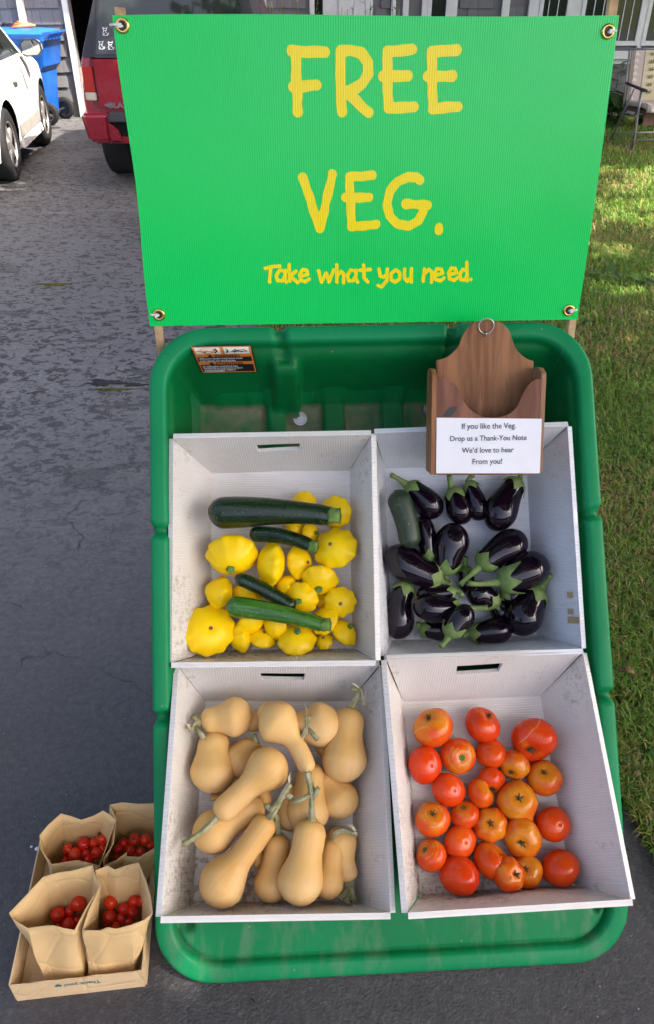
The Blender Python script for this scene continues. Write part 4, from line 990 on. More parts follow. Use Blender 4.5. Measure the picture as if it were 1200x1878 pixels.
def butternut(a, b_, ha, hb, r0, r1, label, stem=None, bend=0, seed=0, hs=None, shred=0, neck=1.9, scarv=False, extra=None):
    key = 'LL'; A, B = pt(key, a, ha), pt(key, b_, hb); d = (B-A).normalized(); f = (EYE-(A+B)/2).normalized(); side = d.cross(f).normalized()
    bd = side*(bend/OX[key][2]*depth(A)/F_PX); n = 44; sp = spine_of(A, B, bd, n); R0, R1 = 1.05*rpx(key, r0, A), 1.05*rpx(key, r1, B); Ln = sum((sp[i+1]-sp[i]).length for i in range(n-1)); rs = []
    for q in ts(n):
        x = q*Ln; r = R0+(R1-R0)*sstep(R0*.85, max(R0*neck, min(Ln*.75, R0*2.2)), x)
        if x < R0: r *= math.sqrt(max(0, 1-((R0-x)/R0)**2))
        c1 = R1*.85
        if Ln-x < c1: r *= math.sqrt(max(0, 1-((c1-(Ln-x))/c1)**2))**.85
        rs.append(max(r, .0012))
    loc = (A+B)/2; t = thing('butternut_squash', label, 'squash', loc, None, 'butternut squash in the lower left crate')
    V, F, At = sweep(sp, rs, 28, 9, .006, seed); body('body', V, F, At, MATS['squash'], t, loc)
    if scarv:
        mb = MB(); d0 = (sp[0]-sp[3]).normalized(); mb.tube([sp[0]-loc-d0*.004, sp[0]-loc+d0*.0012], [.006, .005], 10); mb.build('blossom_scar', MATS['scar'], t)
    if stem is not None:
        T = (sp[-1]-sp[-6]).normalized(); pts = [B-T*.004]+[pt(key, p, (hs if hs is not None else hb)+.004*k) for k, p in enumerate(stem)]
        rs_ = [R1*.30 if k == 0 else max(.0042, .0068-.0008*k) for k in range(len(pts))]; rs_[-1] = .0062
        mb = MB(); q_ = crv([p-loc for p in pts]); f_ = lambda i: rs_[min(len(rs_)-1, int(i/4))]+(rs_[min(len(rs_)-1, int(i/4)+1)]-rs_[min(len(rs_)-1, int(i/4))])*((i % 4)/4); mb.tube(q_, [f_(i)*(1+.10*math.sin(i*2.3+seed)) for i in range(len(q_))], 20, ribs=5, ra=.16); mb.tube([pts[0]-loc-T*.002, pts[0]-loc+T*.006], [min(R1*.42, .013), min(R1*.3, .009)], 10, ribs=5, ra=.16)
        for e in (extra or []): mb.tube([pt(key, e[0], (hs or hb)+.004)-loc, pt(key, e[1], (hs or hb)+.010)-loc], [.0042, .0050], 14, ribs=4, ra=.14)
        mb.build('stem', MATS['stem'], t, True)
        if shred:
            rg = random.Random(seed); mb = MB(); e = pts[-1]-loc
            for k in range(shred):
                v = Vector((rg.uniform(-1, 1), rg.uniform(-1, 1), rg.uniform(0, 1))).normalized()*rg.uniform(.015, .03); w_ = v.orthogonal().normalized()*.0016; m_ = e+v*.5+Vector((0, 0, .004))
                mb.add([e-w_, e+w_, m_+w_, m_-w_, e+v], [(0, 1, 2, 3), (3, 2, 4)])
            mb.build('dry_shred', MATS['dry'], t)
    return t
# ------------------------------------------------------------------ upper left crate: patty pans and zucchini
PP = [
 # c, r, pole, lobes, h, label, kind, ah
 ((360, 676), 131, (352, 760), 10, .055, 'big round yellow patty pan by the left wall below the largest zucchini, green stem down', 'S', .78),
 ((568, 725), 116, (455, 720), 9, .05, 'tall oval yellow patty pan standing on edge right of the big round one', None, .62),
 ((712, 720), 88, (772, 717), 8, .045, 'yellow patty pan with brown dot on its right, under the short dark zucchini stem', 'B', .66),
 ((900, 645), 116, (862, 612), 9, .06, 'large dotted yellow patty pan by the right wall, under the biggest zucchini stem', 'B', .60),
 ((738, 412), 66, (738, 420), 8, .03, 'yellow patty pan topmost in the crate, peeping above the big dark zucchini', None, .6),
 ((905, 455), 88, (870, 470), 8, .04, 'yellow patty pan behind the cut stem of the biggest zucchini', None, .55),
 ((683, 545), 50, (683, 540), 8, .025, 'sliver of yellow patty pan between the two dark zucchini', None, .6),
 ((770, 568), 56, (806, 562), 8, .03, 'small yellow patty pan with dark green stem wedged below the biggest zucchini stem', 'S', .62),
 ((297, 877), 90, (210, 850), 8, .045, 'cone shaped yellow patty pan by the left wall, above the largest scalloped one', None, .75),
 ((820, 810), 100, (812, 876), 9, .055, 'yellow patty pan lying on edge with green stem underneath, right of the thin dark zucchini', 'S', .60),
 ((645, 838), 62, (600, 800), 8, .04, 'narrow yellow patty pan tucked between the standing oval one and the middle one', None, .7),
 ((728, 902), 86, (704, 930), 9, .06, 'yellow patty pan in the middle with a broad green stem touching the thin zucchini', 'S', .62),
 ((926, 926), 83, (929, 942), 9, .055, 'round scalloped yellow patty pan by the right wall with one brown dot in its middle', 'B', .5),
 ((846, 1022), 82, (800, 1000), 9, .05, 'plain yellow patty pan above the bright green zucchini stem, no dot showing', None, .6),
 ((832, 910), 46, (832, 900), 8, .025, 'small piece of yellow patty pan between the middle one and the right wall one', None, .6),
 ((945, 1085), 76, (986, 1048), 8, .04, 'lowest right yellow patty pan in the corner, tilted with green stem to upper right', 'S', .66),
 ((238, 1075), 136, (260, 1050), 10, .068, 'largest yellow patty pan with ten deep scallops in the lower left corner of the crate', 'B', .42),
 ((402, 1112), 80, (330, 1130), 8, .035, 'yellow patty pan half hidden behind the largest scalloped one in the bottom row', None, .7),
 ((455, 1040), 76, (470, 1100), 8, .042, 'yellow patty pan under the blossom half of the bright green zucchini', None, .6),
 ((520, 1118), 72, (532, 1068), 8, .03, 'bottom row yellow patty pan with a dark dot at its top edge', 'B', .6),
 ((588, 1060), 70, (560, 1090), 8, .042, 'yellow patty pan below the middle of the bright green zucchini', None, .62),
 ((700, 1122), 104, (704, 1060), 9, .045, 'wide yellow patty pan on edge at the bottom, dark stem touching the bright zucchini', 'S', .56),
 ((845, 1130), 50, (832, 1105), 8, .03, 'small low yellow patty pan between the wide bottom one and the corner one', 'B', .6),
 ((425, 885), 66, (400, 930), 8, .038, 'yellow patty pan behind the left end of the thin dark zucchini', None, .62),
 ((524, 832), 50, (500, 800), 8, .03, 'sliver of yellow patty pan just above the thin dark zucchini', None, .65),
 ((470, 930), 56, (470, 940), 8, .032, 'yellow patty pan showing in the gap between the thin and the bright zucchini', None, .6)]
for i, (c, r, pole, lb, h, lab, kd, ah) in enumerate(PP): pattypan(i, c, r, pole, lb, h, lab, kd, ah, roll=i*.7, tip=.14 if i == 8 else 0)
zucchini('UL', (236, 462), (868, 474), .088, .098, 84, 54, -16, (925, 476), MATS['zdark'], 'biggest zucchini, dark green and thick, across the top of the yellow squash', seed=1, stem_r=40)
zucchini('UL', (453, 572), (770, 632), .062, .090, 43, 36, -22, (803, 640), MATS['zdark'], 'short dark green curved zucchini just under the biggest one', seed=2, stem_r=32)
zucchini('UL', (378, 795), (690, 960), .090, .082, 38, 40, -10, None, MATS['zdark'], 'thin dark green zucchini whose right end hides behind the bright green one', seed=3)
zucchini('UL', (329, 948), (832, 1046), .105, .112, 54, 40, -16, (872, 1046), MATS['zlight'], 'bright mid green zucchini on top of the lower yellow squash', seed=4, stem_r=34)

# ------------------------------------------------------------------ upper right crate: eggplants and a cucumber
eggplant((362, 500), (205, 345), .036, .040, 66, 'eggplant at top left, long green stem to the corner and tan scarred tip', (128, 296), .05, 6, 1, .68, 1)
eggplant((478, 540), (424, 362), .036, .040, 64, 'upright eggplant with green cap left of centre, just under the letter holder', (412, 300), .05, 4, 0, .66, 2)
eggplant((562, 520), (506, 330), .030, .034, 50, 'slim eggplant hanging under the letter holder, second of the two close together', (530, 296), .045, 6, 0, .66, 3)
eggplant((632, 570), (752, 318), .046, .050, 80, 'large eggplant at top right with a brown scar on its rounded end', (757, 280), .06, -14, 1, .6, 4)
eggplant((266, 500), (312, 712), .034, .05, 52, 'slim upright eggplant between the cucumber and the shiny large one', (330, 742), .06, -10, 0, .7, 5)
eggplant((452, 535), (392, 785), .058, .050, 82, 'broad shiny eggplant in the middle of the crate, cap at its lower end', (412, 815), .05, 8, 0, .66, 6)
eggplant((104, 665), (372, 815), .052, .060, 82, 'eggplant lying below the cucumber, its green cap pointing right', (425, 832), .07, 10, 0, .68, 7)
eggplant((785, 600), (560, 745), .060, .074, 76, 'eggplant right of centre with a plain fresh green cap and stem to the lower left', (466, 832), .085, 8, 0, .68, 8, 5, .7, .95)
eggplant((876, 700), (655, 818), .070, .090, 88, 'eggplant with spiky splayed cap and long stem lying across the middle right', (505, 826), .10, -18, 0, .66, 9, 6, 1.25, .95)
eggplant((748, 1082), (858, 850), .056, .064, 88, 'large eggplant in the right bottom corner with a stem curling up beside the wall', (902, 786), .085, -14, 0, .62, 10, 5, .75, .9)
eggplant((180, 1098), (205, 825), .046, .050, 72, 'long eggplant standing along the left wall at the bottom', (180, 800), .05, -26, 0, .64, 11)
eggplant((236, 925), (470, 950), .085, .080, 68, 'eggplant lying flat in the lower middle, tan speckled scar on its left end', (600, 946), .085, 10, .8, .66, 12)
eggplant((520, 945), (410, 1085), .110, .118, 60, 'small topmost eggplant in front, pale cap and cut stem over the front wall', (368, 1134), .125, 8, 0, .72, 13, 5, .8, 1.05)
eggplant((718, 1040), (510, 1070), .046, .05, 62, 'eggplant lying at the front, right of the small topmost one', (480, 1090), .05, -6, 0, .66, 14)
eggplant((440, 1060), (270, 1045), .040, .044, 46, 'eggplant mostly hidden at lower left with green cap under the flat one', (262, 1020), .05, -6, 0, .72, 15)
eggplant((500, 850), (640, 930), .055, .05, 66, 'eggplant deep in the centre below the spiky capped one', (652, 905), .06, -4, 0, .7, 16)
eggplant((690, 1000), (625, 900), .03, .034, 52, 'short piece of eggplant low between the centre and the right corner', (620, 880), .04, 0, 0, .72, 17)
eggplant((760, 905), (672, 850), .040, .04, 56, 'eggplant end showing just under the long stemmed spiky one', None, None, 0, 0, .75, 18)
eggplant((250, 880), (440, 862), .06, .066, 42, 'dark strip of eggplant with green cap above the flat speckled one', (472, 888), .075, 6, 0, .75, 19)
eggplant((505, 880), (488, 745), .028, .034, 40, 'eggplant hidden in the middle with only its green cap visible between two large ones', (490, 700), .045, 0, 0, .8, 20)
zucchini('UR', (150, 372), (222, 655), .082, .080, 58, 54, -12, None, MATS['cuke'], 'dull dark green cucumber with pale specks among the eggplants', 'cucumber', 8)

# ------------------------------------------------------------------ lower left crate: butternut squash
B_ = butternut
B_((300, 690), (310, 720), .035, .03, 60, 50, 'squash barely showing under the left pear shaped one', None, 0, 30)
B_((560, 680), (500, 720), .04, .04, 58, 46, 'squash piece in the dark gap right of the big diagonal one', None, 0, 31)
B_((540, 1010), (480, 1000), .035, .035, 50, 44, 'small hidden squash between the front left and the slim front one', None, 0, 32)
B_((640, 870), (690, 650), .035, .04, 62, 50, 'squash deep in the centre behind the tall stems', None, 0, 33)
B_((870, 450), (790, 500), .04, .04, 66, 56, 'squash half hidden behind the right upright one', None, 0, 34)
B_((500, 395), (480, 300), .045, .045, 58, 46, 'squash sliver between the pale top left one and the curved top one', None, 0, 35)
B_((760, 420), (690, 345), .055, .06, 66, 50, 'squash behind the central bent one with an upright green stem', [(712, 420), (740, 375), (742, 322)], 0, 36, .11, 2, extra=[((742, 375), (790, 435))])
B_((360, 590), (495, 440), .050, .055, 80, 60, 'shaded squash between the left pear shaped one and the big diagonal one', [(492, 440), (480, 408)], 8, 6, .07)
B_((932, 806), (800, 590), .045, .050, 96, 60, 'squash on its side at the middle right wall with a broad bulb', None, 10, 9)
B_((890, 850), (950, 1112), .050, .045, 74, 44, 'squash at the lower right wall, upside down with its stem hanging at the front', [(940, 1140), (938, 1190), (930, 1218)], 8, 15, .05, 0, extra=[((940, 1150), (895, 1198)), ((945, 1140), (962, 1205))])
B_((725, 880), (760, 545), .055, .065, 100, 66, 'upright squash in the centre behind the tall thick stem', None, 6, 8)
B_((208, 940), (530, 740), .055, .065, 102, 62, 'plump squash lying under the big diagonal one, at the left wall', None, -10, 12)
B_((290, 692), (292, 398), .058, .060, 104, 72, 'pear shaped squash by the left wall showing its round scar end', None, 0, 5, None, 0, 1.7, True)
B_((478, 322), (232, 350), .075, .072, 90, 56, 'palest squash in the top left corner with splayed stem at the wall', [(212, 355), (192, 378), (180, 388)], 6, 1, .085, 3, extra=[((205, 372), (246, 428)), ((212, 340), (192, 320))])
B_((905, 335), (515, 275), .085, .090, 102, 52, 'long curved squash across the top of the pile', None, -58, 2, None, 0, 1.6)
B_((910, 640), (950, 282), .078, .088, 104, 70, 'upright squash at the right wall with a branched dry stem on top', [(962, 255), (985, 215), (990, 190)], -6, 3, .105, 2, 1.6, extra=[((988, 200), (950, 188)), ((1000, 180), (1010, 270))])
B_((524, 300), (745, 592), .10, .110, 96, 42, 'bent squash in the upper middle, its slim neck pointing to the centre', [(745, 600), (760, 660), (775, 690)], -36, 4, .118, 0, 1.7)
B_((620, 500), (304, 800), .105, .098, 98, 58, 'big diagonal squash in the middle left, stem towards the left wall', [(290, 830), (220, 890), (145, 938)], -6, 7, .105, 2, 1.7)
B_((548, 1215), (600, 885), .050, .062, 80, 56, 'slim squash at the front between the two largest', [(594, 840), (590, 790)], 8, 13, .075)
B_((815, 1195), (868, 905), .050, .062, 76, 52, 'squash at the front right with a hooked stem', [(872, 885), (905, 868), (945, 878), (980, 885)], 10, 14, .085, 4)
B_((256, 1208), (560, 805), .078, .100, 112, 58, 'long club shaped squash at the front left, leaning to the centre', [(575, 790), (610, 725), (655, 645)], 10, 11, .12, 3, 1.7, extra=[((570, 775), (545, 745)), ((600, 745), (560, 770)), ((625, 690), (668, 715))])
B_((684, 1228), (762, 815), .085, .105, 108, 72, 'largest squash at the front centre with the tallest thick green stem', [(763, 790), (762, 720), (752, 650), (738, 592)], 4, 10, .125, 2, 1.7, extra=[((758, 700), (672, 735)), ((765, 720), (795, 665))])

# ------------------------------------------------------------------ lower right crate: tomatoes
TM = [
 ((265, 357), 86, (240, 305), 'orange tomato in the top left corner, thick stem and tan growth rings at its shoulder', .72, .7, 5, .02, {}),
 ((473, 345), 77, (508, 300), 'red tomato second in the top row, stem at its upper right', .12, 0, 4, .03, {}),
 ((690, 407), 96, (675, 458), 'largest deep red tomato at the top right, creased with its stem low down', .08, 0, 3, .06, {'flat': .78}),
 ((230, 514), 76, None, 'plain deep red tomato nearest the left wall, second row', 0, 0, 4, .01, {}),
 ((370, 476), 76, (392, 486), 'tomato with bold concentric tan rings round a green stem scar, second row', .5, 1, 4, .01, {'kind': 'scar'}),
 ((508, 466), 64, None, 'smooth orange red tomato in the middle of the second row, no stem showing', .35, 0, 4, .01, {}),
 ((608, 514), 65, (590, 550), 'small orange tomato with dark stem star just below the largest red one', .85, 0, 5, .03, {}),
 ((736, 570), 74, (737, 545), 'bright orange tomato beside the right wall, stem star on top', .8, 0, 5, .02, {}),
 ((510, 580), 60, (516, 622), 'small red tomato touching the yellow ended one in the centre', .2, 0, 4, .02, {}),
 ((330, 620), 71, None, 'smooth red tomato left of centre with a faint crease', .15, 0, 4, .015, {}),
 ((466, 634), 64, (522, 612), 'tomato in the centre with a yellow shoulder and dark stem on its right', .7, 0, 4, .05, {}),
 ((620, 667), 84, (632, 655), 'large yellow orange tomato with a pointed horn at its lower right', .95, .3, 4, .02, {'nub': True, 'roll': -.9}),
 ((773, 765), 73, None, 'red tomato with a yellow right cheek standing alone by the right wall', .2, 0, 4, .015, {}),
 ((262, 745), 74, (262, 716), 'orange tomato at the left with rough brown cracks round its stem', .6, 1, 4, .02, {}),
 ((400, 727), 62, (392, 688), 'small orange red tomato with faint yellow scar above the smooth oval one', .45, 0, 3, .03, {'kind': 'scar'}),
 ((506, 769), 72, (508, 762), 'ribbed orange tomato with a big dark stem star in the centre', .7, 0, 7, .05, {}),
 ((643, 822), 83, (637, 852), 'wide orange yellow tomato with a long drooping stem', .85, 0, 6, .035, {'flat': .74}),
 ((257, 897), 68, (222, 868), 'red tomato at the lower left with yellow rings on its shoulder', .4, .8, 4, .02, {'kind': 'scar'}),
 ((380, 840), 70, None, 'smooth oval orange tomato in the lower middle left', .5, 0, 4, .02, {'flat': .74}),
 ((510, 922), 78, (560, 880), 'heart shaped orange red tomato with a deep crease in the bottom row', .4, 0, 3, .07, {'kind': 'none'}),
 ((375, 981), 84, None, 'big plain red tomato at the front wall, lower left', .02, 0, 4, .01, {}),
 ((660, 965), 68, (655, 955), 'greenish orange tomato behind the front creased one in the bottom row', .9, 0, 5, .03, {}),
 ((585, 978), 70, (622, 976), 'creased orange tomato at the front with its stem facing right', .5, 0, 5, .06, {'h': .052}),
 ((803, 950), 78, None, 'red tomato with a white split in the lower right corner', .2, 0, 3, .04, {})]
for i, (c, r, pole, lab, gr, ck, lb, la, kw) in enumerate(TM): tomato(i, c, r, pole, lab, gr, ck, lb, la, **kw)

# ------------------------------------------------------------------ cardboard tray with paper bags of cherry tomatoes
def mk_kraft(name, a, b_, rough=.8):
    t = NT(name); n = t.noise(10, 5); f = t.noise(220, 3, .7, st=(1, 1, 4)); cr = t.voronoi(13, feat='DISTANCE_TO_EDGE')
    t.set(t.mix(t.ramp(n, .3, .7), a, b_), rough, .25); t.bump(f, .12, .001); t.bump(t.noise(16, 4), .4, .006); t.bump(t.ramp(cr, 0, .07), .32, .004); return t.m
MATS['kraft'] = mk_kraft('brown_bag_paper', (.60, .405, .185), (.70, .49, .235)); MATS['card'] = mk_kraft('tray_cardboard', (.64, .45, .245), (.72, .52, .30)); MATS['teal'] = simple('teal_print', (.035, .16, .21), .7, .2)
trA, trB = at_z(33, 1833), at_z(267, 1806)              # front bottom corners on the driveway
tx = (trB-trA).normalized(); ty = Vector((-tx.y, tx.x, 0)); TW = (trB-trA).length; TD = .315; TH = .061
TRM = Matrix.Translation(trA) @ Matrix((tx, ty, Vector((0, 0, 1)))).transposed().to_4x4(); TI = TRM.inverted()
tray = thing('cardboard_tray', 'low cardboard tray on the driveway left of the cart, printed with upside down thanks', 'tray', trA, Matrix((tx, ty, Vector((0, 0, 1)))).transposed())
fl = .0; th = .003
b = MB(); b.box((.001, .001, .0005), (TW-.001, TD-.001, .0035)); b.build('floor', MATS['card'], tray)
def tray_wall(p, q, out, nm, wav=0):
    m = MB(); N = 14; vs = []
    for i in range(N+1):
        t = i/N; a = Vector(p).lerp(Vector(q), t); o = Vector(out); h = TH+wav*(.0012*math.sin(i*2.3)+.001*math.sin(i*5.1))
        vs.append((a, a+o*fl*.55+Vector((0, 0, h)), a+o*(fl*.55+th)+Vector((0, 0, h)), a+o*th))
    for k in range(N):
        a, c = vs[k], vs[k+1]; m.hexa([a[0]+Vector((0,0,.0004)), c[0]+Vector((0,0,.0004)), c[3]+Vector((0,0,.0004)), a[3]+Vector((0,0,.0004))], [a[1], c[1], c[2], a[2]])
    o = m.build(nm, MATS['card'], tray); bm = bmesh.new(); bm.from_mesh(o.data); bmesh.ops.remove_doubles(bm, verts=bm.verts, dist=.0002)
    ks = {}; 
    for f in bm.faces: ks.setdefault(tuple(sorted(v.index for v in f.verts)), []).append(f)
    bmesh.ops.delete(bm, geom=[f for v in ks.values() if len(v) > 1 for f in v], context='FACES'); bm.to_mesh(o.data); bm.free(); return o
fw = tray_wall((0, 0, 0), (TW, 0, 0), (0, -1, 0), 'front_panel', 1); tray_wall((0, TD, 0), (TW, TD, 0), (0, 1, 0), 'rear_panel'); tray_wall((-.0005, TD, 0), (-.0005, 0, 0), (-1, 0, 0), 'side_panel'); tray_wall((TW+.0005, TD, 0), (TW+.0005, 0, 0), (1, 0, 0), 'side_panel', 1)
# the thank-you print stands on its head on the front panel
def on_front(px, py):
    n = TRM.to_3x3() @ Vector((0, -TH, fl*.55)).normalized(); o = TRM @ Vector((0, -th, 0)); p = TI @ hit(px, py, o, n); return p
def prt(vs, fs, nm, ctr, k):
    n = Vector((0, -TH, fl*.55)).normalized(); u = Vector((-1, 0, 0)); v = Vector((0, -fl*.55, -TH)).normalized()
    mesh(nm, [ctr+u*(p[0]*k)+v*(p[1]*k)+n*.0009 for p in vs], fs, MATS['teal'], fw, False)
c0, c1 = on_front(184, 1797), on_front(118, 1806); vs, fs = text_mesh('Thank you!', 1.0, 'LEFT', .012); w0 = max(p.x for p in vs)
prt([(p.x, p.y) for p in vs], fs, 'lettering', c0, (c0-c1).length/w0)
hp_ = [(16*math.sin(a)**3, 13*math.cos(a)-5*math.cos(2*a)-2*math.cos(3*a)-math.cos(4*a)) for a in [i*6.283/28 for i in range(28)]]
prt(hp_, [tuple(range(28))], 'printed_heart', on_front(107, 1807), .00042)
def slot(px0, px1, py0, py1, n):
    m = MB()
    for i in range(n):
        t = i/(n-1); p = on_front(px0+(px1-px0)*t, py0+(py1-py0)*t); nn = Vector((0, -TH, fl*.55)).normalized(); v = Vector((0, fl*.55, TH)).normalized(); u = Vector((1, 0, 0))
        m.add([p-u*.0035-v*.0005+nn*.0009, p+u*.0035-v*.0005+nn*.0009, p+u*.0035+v*.0005+nn*.0009, p-u*.0035+v*.0005+nn*.0009], [(0, 1, 2, 3)])
    m.build('slot_marks', MATS['scar'], fw)
slot(32, 246, 1788, 1769, 8)
def BP(p): return (p[0]/3.75, 1440+p[1]/3.75)
def bag(rim, base, label, zr):
    """rim: crop pixels with heights, anticlockwise seen from above, four of them marked as corners; base: 4 tray-local corners"""
    N = len(rim); top = [at_z(*BP((x, y)), z) for x, y, z, c in rim]; cidx = [i for i, r in enumerate(rim) if r[3]]
    bs = [TRM @ Vector((x, y, .0045)) for x, y in base]; ctr = sum(bs, Vector())/4
    t = thing('paper_bag', label, 'paper bag', ctr, None, 'brown paper bags in the cardboard tray')
    bot = [None]*N
    for k in range(4):
        i0, i1 = cidx[k], cidx[(k+1) % 4]; i1 += N if i1 <= i0 else 0
        for i in range(i0, i1+1): bot[i % N] = bs[k].lerp(bs[(k+1) % 4], (i-i0)/max(1, i1-i0))
    sub = 3; T2 = []; B2 = []
    for i in range(N):
        for s in range(sub):
            T2.append(top[i].lerp(top[(i+1) % N], s/sub)); B2.append(bot[i].lerp(bot[(i+1) % N], s/sub))
    M_ = len(T2); rows = 8; V = []; rg = random.Random(len(label)); ph = [rg.uniform(0, 6.28) for _ in range(6)]
    for r in range(rows+1):
        v = r/rows
        for i in range(M_):
            p = B2[i].lerp(T2[i], v); c = ctr.lerp(sum(top, Vector())/N, v); d = (p-c); d.z = 0; d.normalize()
            bul = .004*math.sin(math.pi*v)*math.sin(i*.55+ph[0])+.003*math.sin(v*7+ph[1]+i*.21)*math.sin(math.pi*v)
            V.append(p+d*bul-ctr)
    F = [(r*M_+i, r*M_+(i+1) % M_, (r+1)*M_+(i+1) % M_, (r+1)*M_+i) for r in range(rows) for i in range(M_)]; F.append(tuple(range(M_-1, -1, -1)))
    o = mesh('bag_wall', V, F, MATS['kraft'], t); 
    bm = bmesh.new(); bm.from_mesh(o.data); bmesh.ops.recalc_face_normals(bm, faces=bm.faces); bm.to_mesh(o.data); bm.free()
    sd = o.modifiers.new('paper', 'SOLIDIFY'); sd.thickness = .0009; sd.offset = -1
    autosmooth(o, 22); return t
# heights of the rims above the driveway
bag([(190,985,.150,1),(285,972,.153,0),(365,965,.156,0),(440,985,.154,0),(515,998,.152,1),(600,835,.166,0),(665,735,.172,0),(690,695,.176,0),(655,615,.182,0),(636,550,.190,1),(510,585,.186,0),(400,600,.182,0),(296,630,.178,1),(200,735,.168,0),(62,880,.152,0),(85,920,.150,0)],
    [(.055,.008),(.128,.008),(.128,.120),(.055,.120)], 'front left paper bag, widest open, with a few cherry tomatoes', .16)
bag([(565,997,.152,1),(690,1000,.150,0),(740,978,.154,0),(800,990,.152,0),(905,962,.155,1),(990,930,.155,0),(1052,880,.155,0),(1040,770,.165,0),(1012,670,.178,0),(955,530,.192,1),(870,552,.190,0),(790,580,.186,0),(742,552,.192,0),(655,585,.188,1),(690,690,.176,0),(610,860,.164,0)],
    [(.137,.006),(.222,.010),(.222,.118),(.137,.118)], 'front right paper bag beside the cart lip with cherry tomatoes', .16)
bag([(355,545,.150,1),(450,530,.152,0),(530,518,.154,0),(610,535,.152,0),(686,556,.150,1),(735,430,.165,0),(765,330,.175,0),(800,238,.182,0),(762,205,.186,0),(710,174,.190,1),(640,212,.184,0),(560,238,.182,0),(490,212,.185,0),(420,194,.186,1),(330,275,.175,0),(272,345,.166,0),(280,440,.158,0)],
    [(.045,.150),(.122,.150),(.122,.275),(.045,.275)], 'rear left paper bag with a heap of cherry tomatoes', .16)
bag([(715,555,.152,1),(800,520,.155,0),(872,462,.160,0),(868,492,.157,0),(960,496,.157,0),(1090,420,.160,1),(1180,330,.168,0),(1190,200,.182,0),(1170,130,.190,1),(1050,125,.190,0),(950,128,.190,0),(840,117,.192,0),(755,135,.190,1),(800,235,.182,0),(780,400,.168,0),(715,500,.157,0)],
    [(.128,.160),(.215,.160),(.225,.275),(.135,.275)], 'rear right paper bag half hidden by the cart rim, of cherry tomatoes', .16)
def cherry(px, py, r, z, label, seed, stem=None, grp=None):
    P = at_z(*BP((px, py)), z); R = r/3.75*depth(P)/F_PX; rg = random.Random(seed); f = (EYE-P).normalized()
    ax = (f+Vector((rg.uniform(-1, 1), rg.uniform(-1, 1), rg.uniform(-.3, .6)))*(.75)).normalized() if stem is None else None
    if stem is not None:
        x, y = (stem[0]-px)/r*.8, -(stem[1]-py)/r*.8; k = min(.95, math.hypot(x, y)); rr = CR-f*CR.dot(f); rr.normalize(); u = f.cross(rr); ax = (rr*x+u*y+f*math.sqrt(max(.05, 1-k*k))).normalized()
    t = thing('cherry_tomato', label, 'cherry tomato', P, ax.to_track_quat('Z', 'Y').to_matrix(), grp)
    V = []; F = []; n, m = 20, 13
    for a in range(m+1):
        q = math.pi*a/m; s, co = math.sin(q), math.cos(q)
        for b in range(n):
            an = 2*math.pi*b/n; V.append((R*s*math.cos(an), R*s*math.sin(an), R*(.97*co-.09*math.exp(-(s/.25)**2)*(co > 0))))
    F = [(a*n+b, (a+1)*n+b, (a+1)*n+(b+1) % n, a*n+(b+1) % n) for a in range(m) for b in range(n)]
    mesh('body', V, F, MATS['cherry'], t)
    if stem is not None:
        mb = MB(); zt = R*.89
        for k in range(5):
            a = k*1.2566+rg.uniform(-.3, .3); d = Vector((math.cos(a), math.sin(a), 0)); w_ = Vector((-d.y, d.x, 0))*R*.09; L_ = R*rg.uniform(.5, .8)
            mb.add([Vector((0,0,zt))-w_*.6, Vector((0,0,zt))+w_*.6, d*L_*.6+w_+Vector((0,0,zt+.0015)), d*L_*.6-w_+Vector((0,0,zt+.0015)), d*L_+Vector((0,0,zt+rg.uniform(-.001, .004)))], [(0,1,2,3), (3,2,4)])
        mb.tube([(0, 0, zt-.001), (0, 0, zt+.003), (.002, .001, zt+.008)], [.0011, .0009, .0010], 6); mb.build('calyx', MATS['sepal'], t)
    return t
CT = [('rear left bag', .108, [
 (473, 440, 38, 'leftmost of the upper cherry tomatoes', (505, 430)), (578, 405, 45, 'topmost one in the middle', None), (516, 476, 47, 'big front one in the middle left', None), (594, 470, 33, 'small one in the heap centre', None),
 (650, 396, 34, 'between topmost and upper right', None), (708, 366, 45, 'upper right one with a green stem standing up', (678, 330)), (664, 465, 42, 'large one right of the centre', None), (448, 518, 33, 'lowest left one', (425, 495)), (612, 518, 38, 'lowest middle one at the paper edge', None), (552, 524, 27, 'little one at the paper edge', None), (708, 432, 30, 'one at the right crease', None)]),
 ('rear right bag', .115, [
 (852, 395, 34, 'upper left one with a curled green stem', (850, 360)), (925, 372, 41, 'top middle one with a star of green', (915, 370)), (1000, 375, 39, 'upper right one', None), (896, 447, 39, 'middle one', None), (970, 457, 34, 'lower right one with green sepals', (990, 440)), (1035, 412, 30, 'rightmost one by the cart rim', None), (820, 440, 37, 'leftmost one in shadow', (835, 465)), (935, 487, 30, 'lowest one', None), (812, 492, 30, 'lowest left one in the corner', None)]),
 ('front left bag', .088, [
 (400, 890, 52, 'leftmost large one', None), (543, 815, 52, 'topmost and shiniest one', None), (487, 865, 40, 'one between the two large ones', (525, 885)), (475, 957, 50, 'front one at the paper edge', None), (532, 928, 32, 'small right one under the topmost', None), (405, 962, 30, 'small low one on the left', None), (462, 925, 24, 'tiny one deep in the middle', None)]),
 ('front right bag', .092, [
 (763, 808, 47, 'upper left one', None), (755, 905, 47, 'big left one below the upper left', None), (855, 855, 44, 'middle one', None), (920, 800, 39, 'upper right one in the row of two', None), (980, 800, 40, 'orange tinted one nearest the cart', None), (837, 917, 40, 'one with green sepals in front', (868, 905)), (910, 872, 39, 'right one above the paper edge', None), (800, 970, 38, 'lowest one at the paper edge', None), (885, 938, 33, 'low right one', None), (728, 965, 28, 'small one in the lower left corner', (715, 965))])]
sd_ = 0
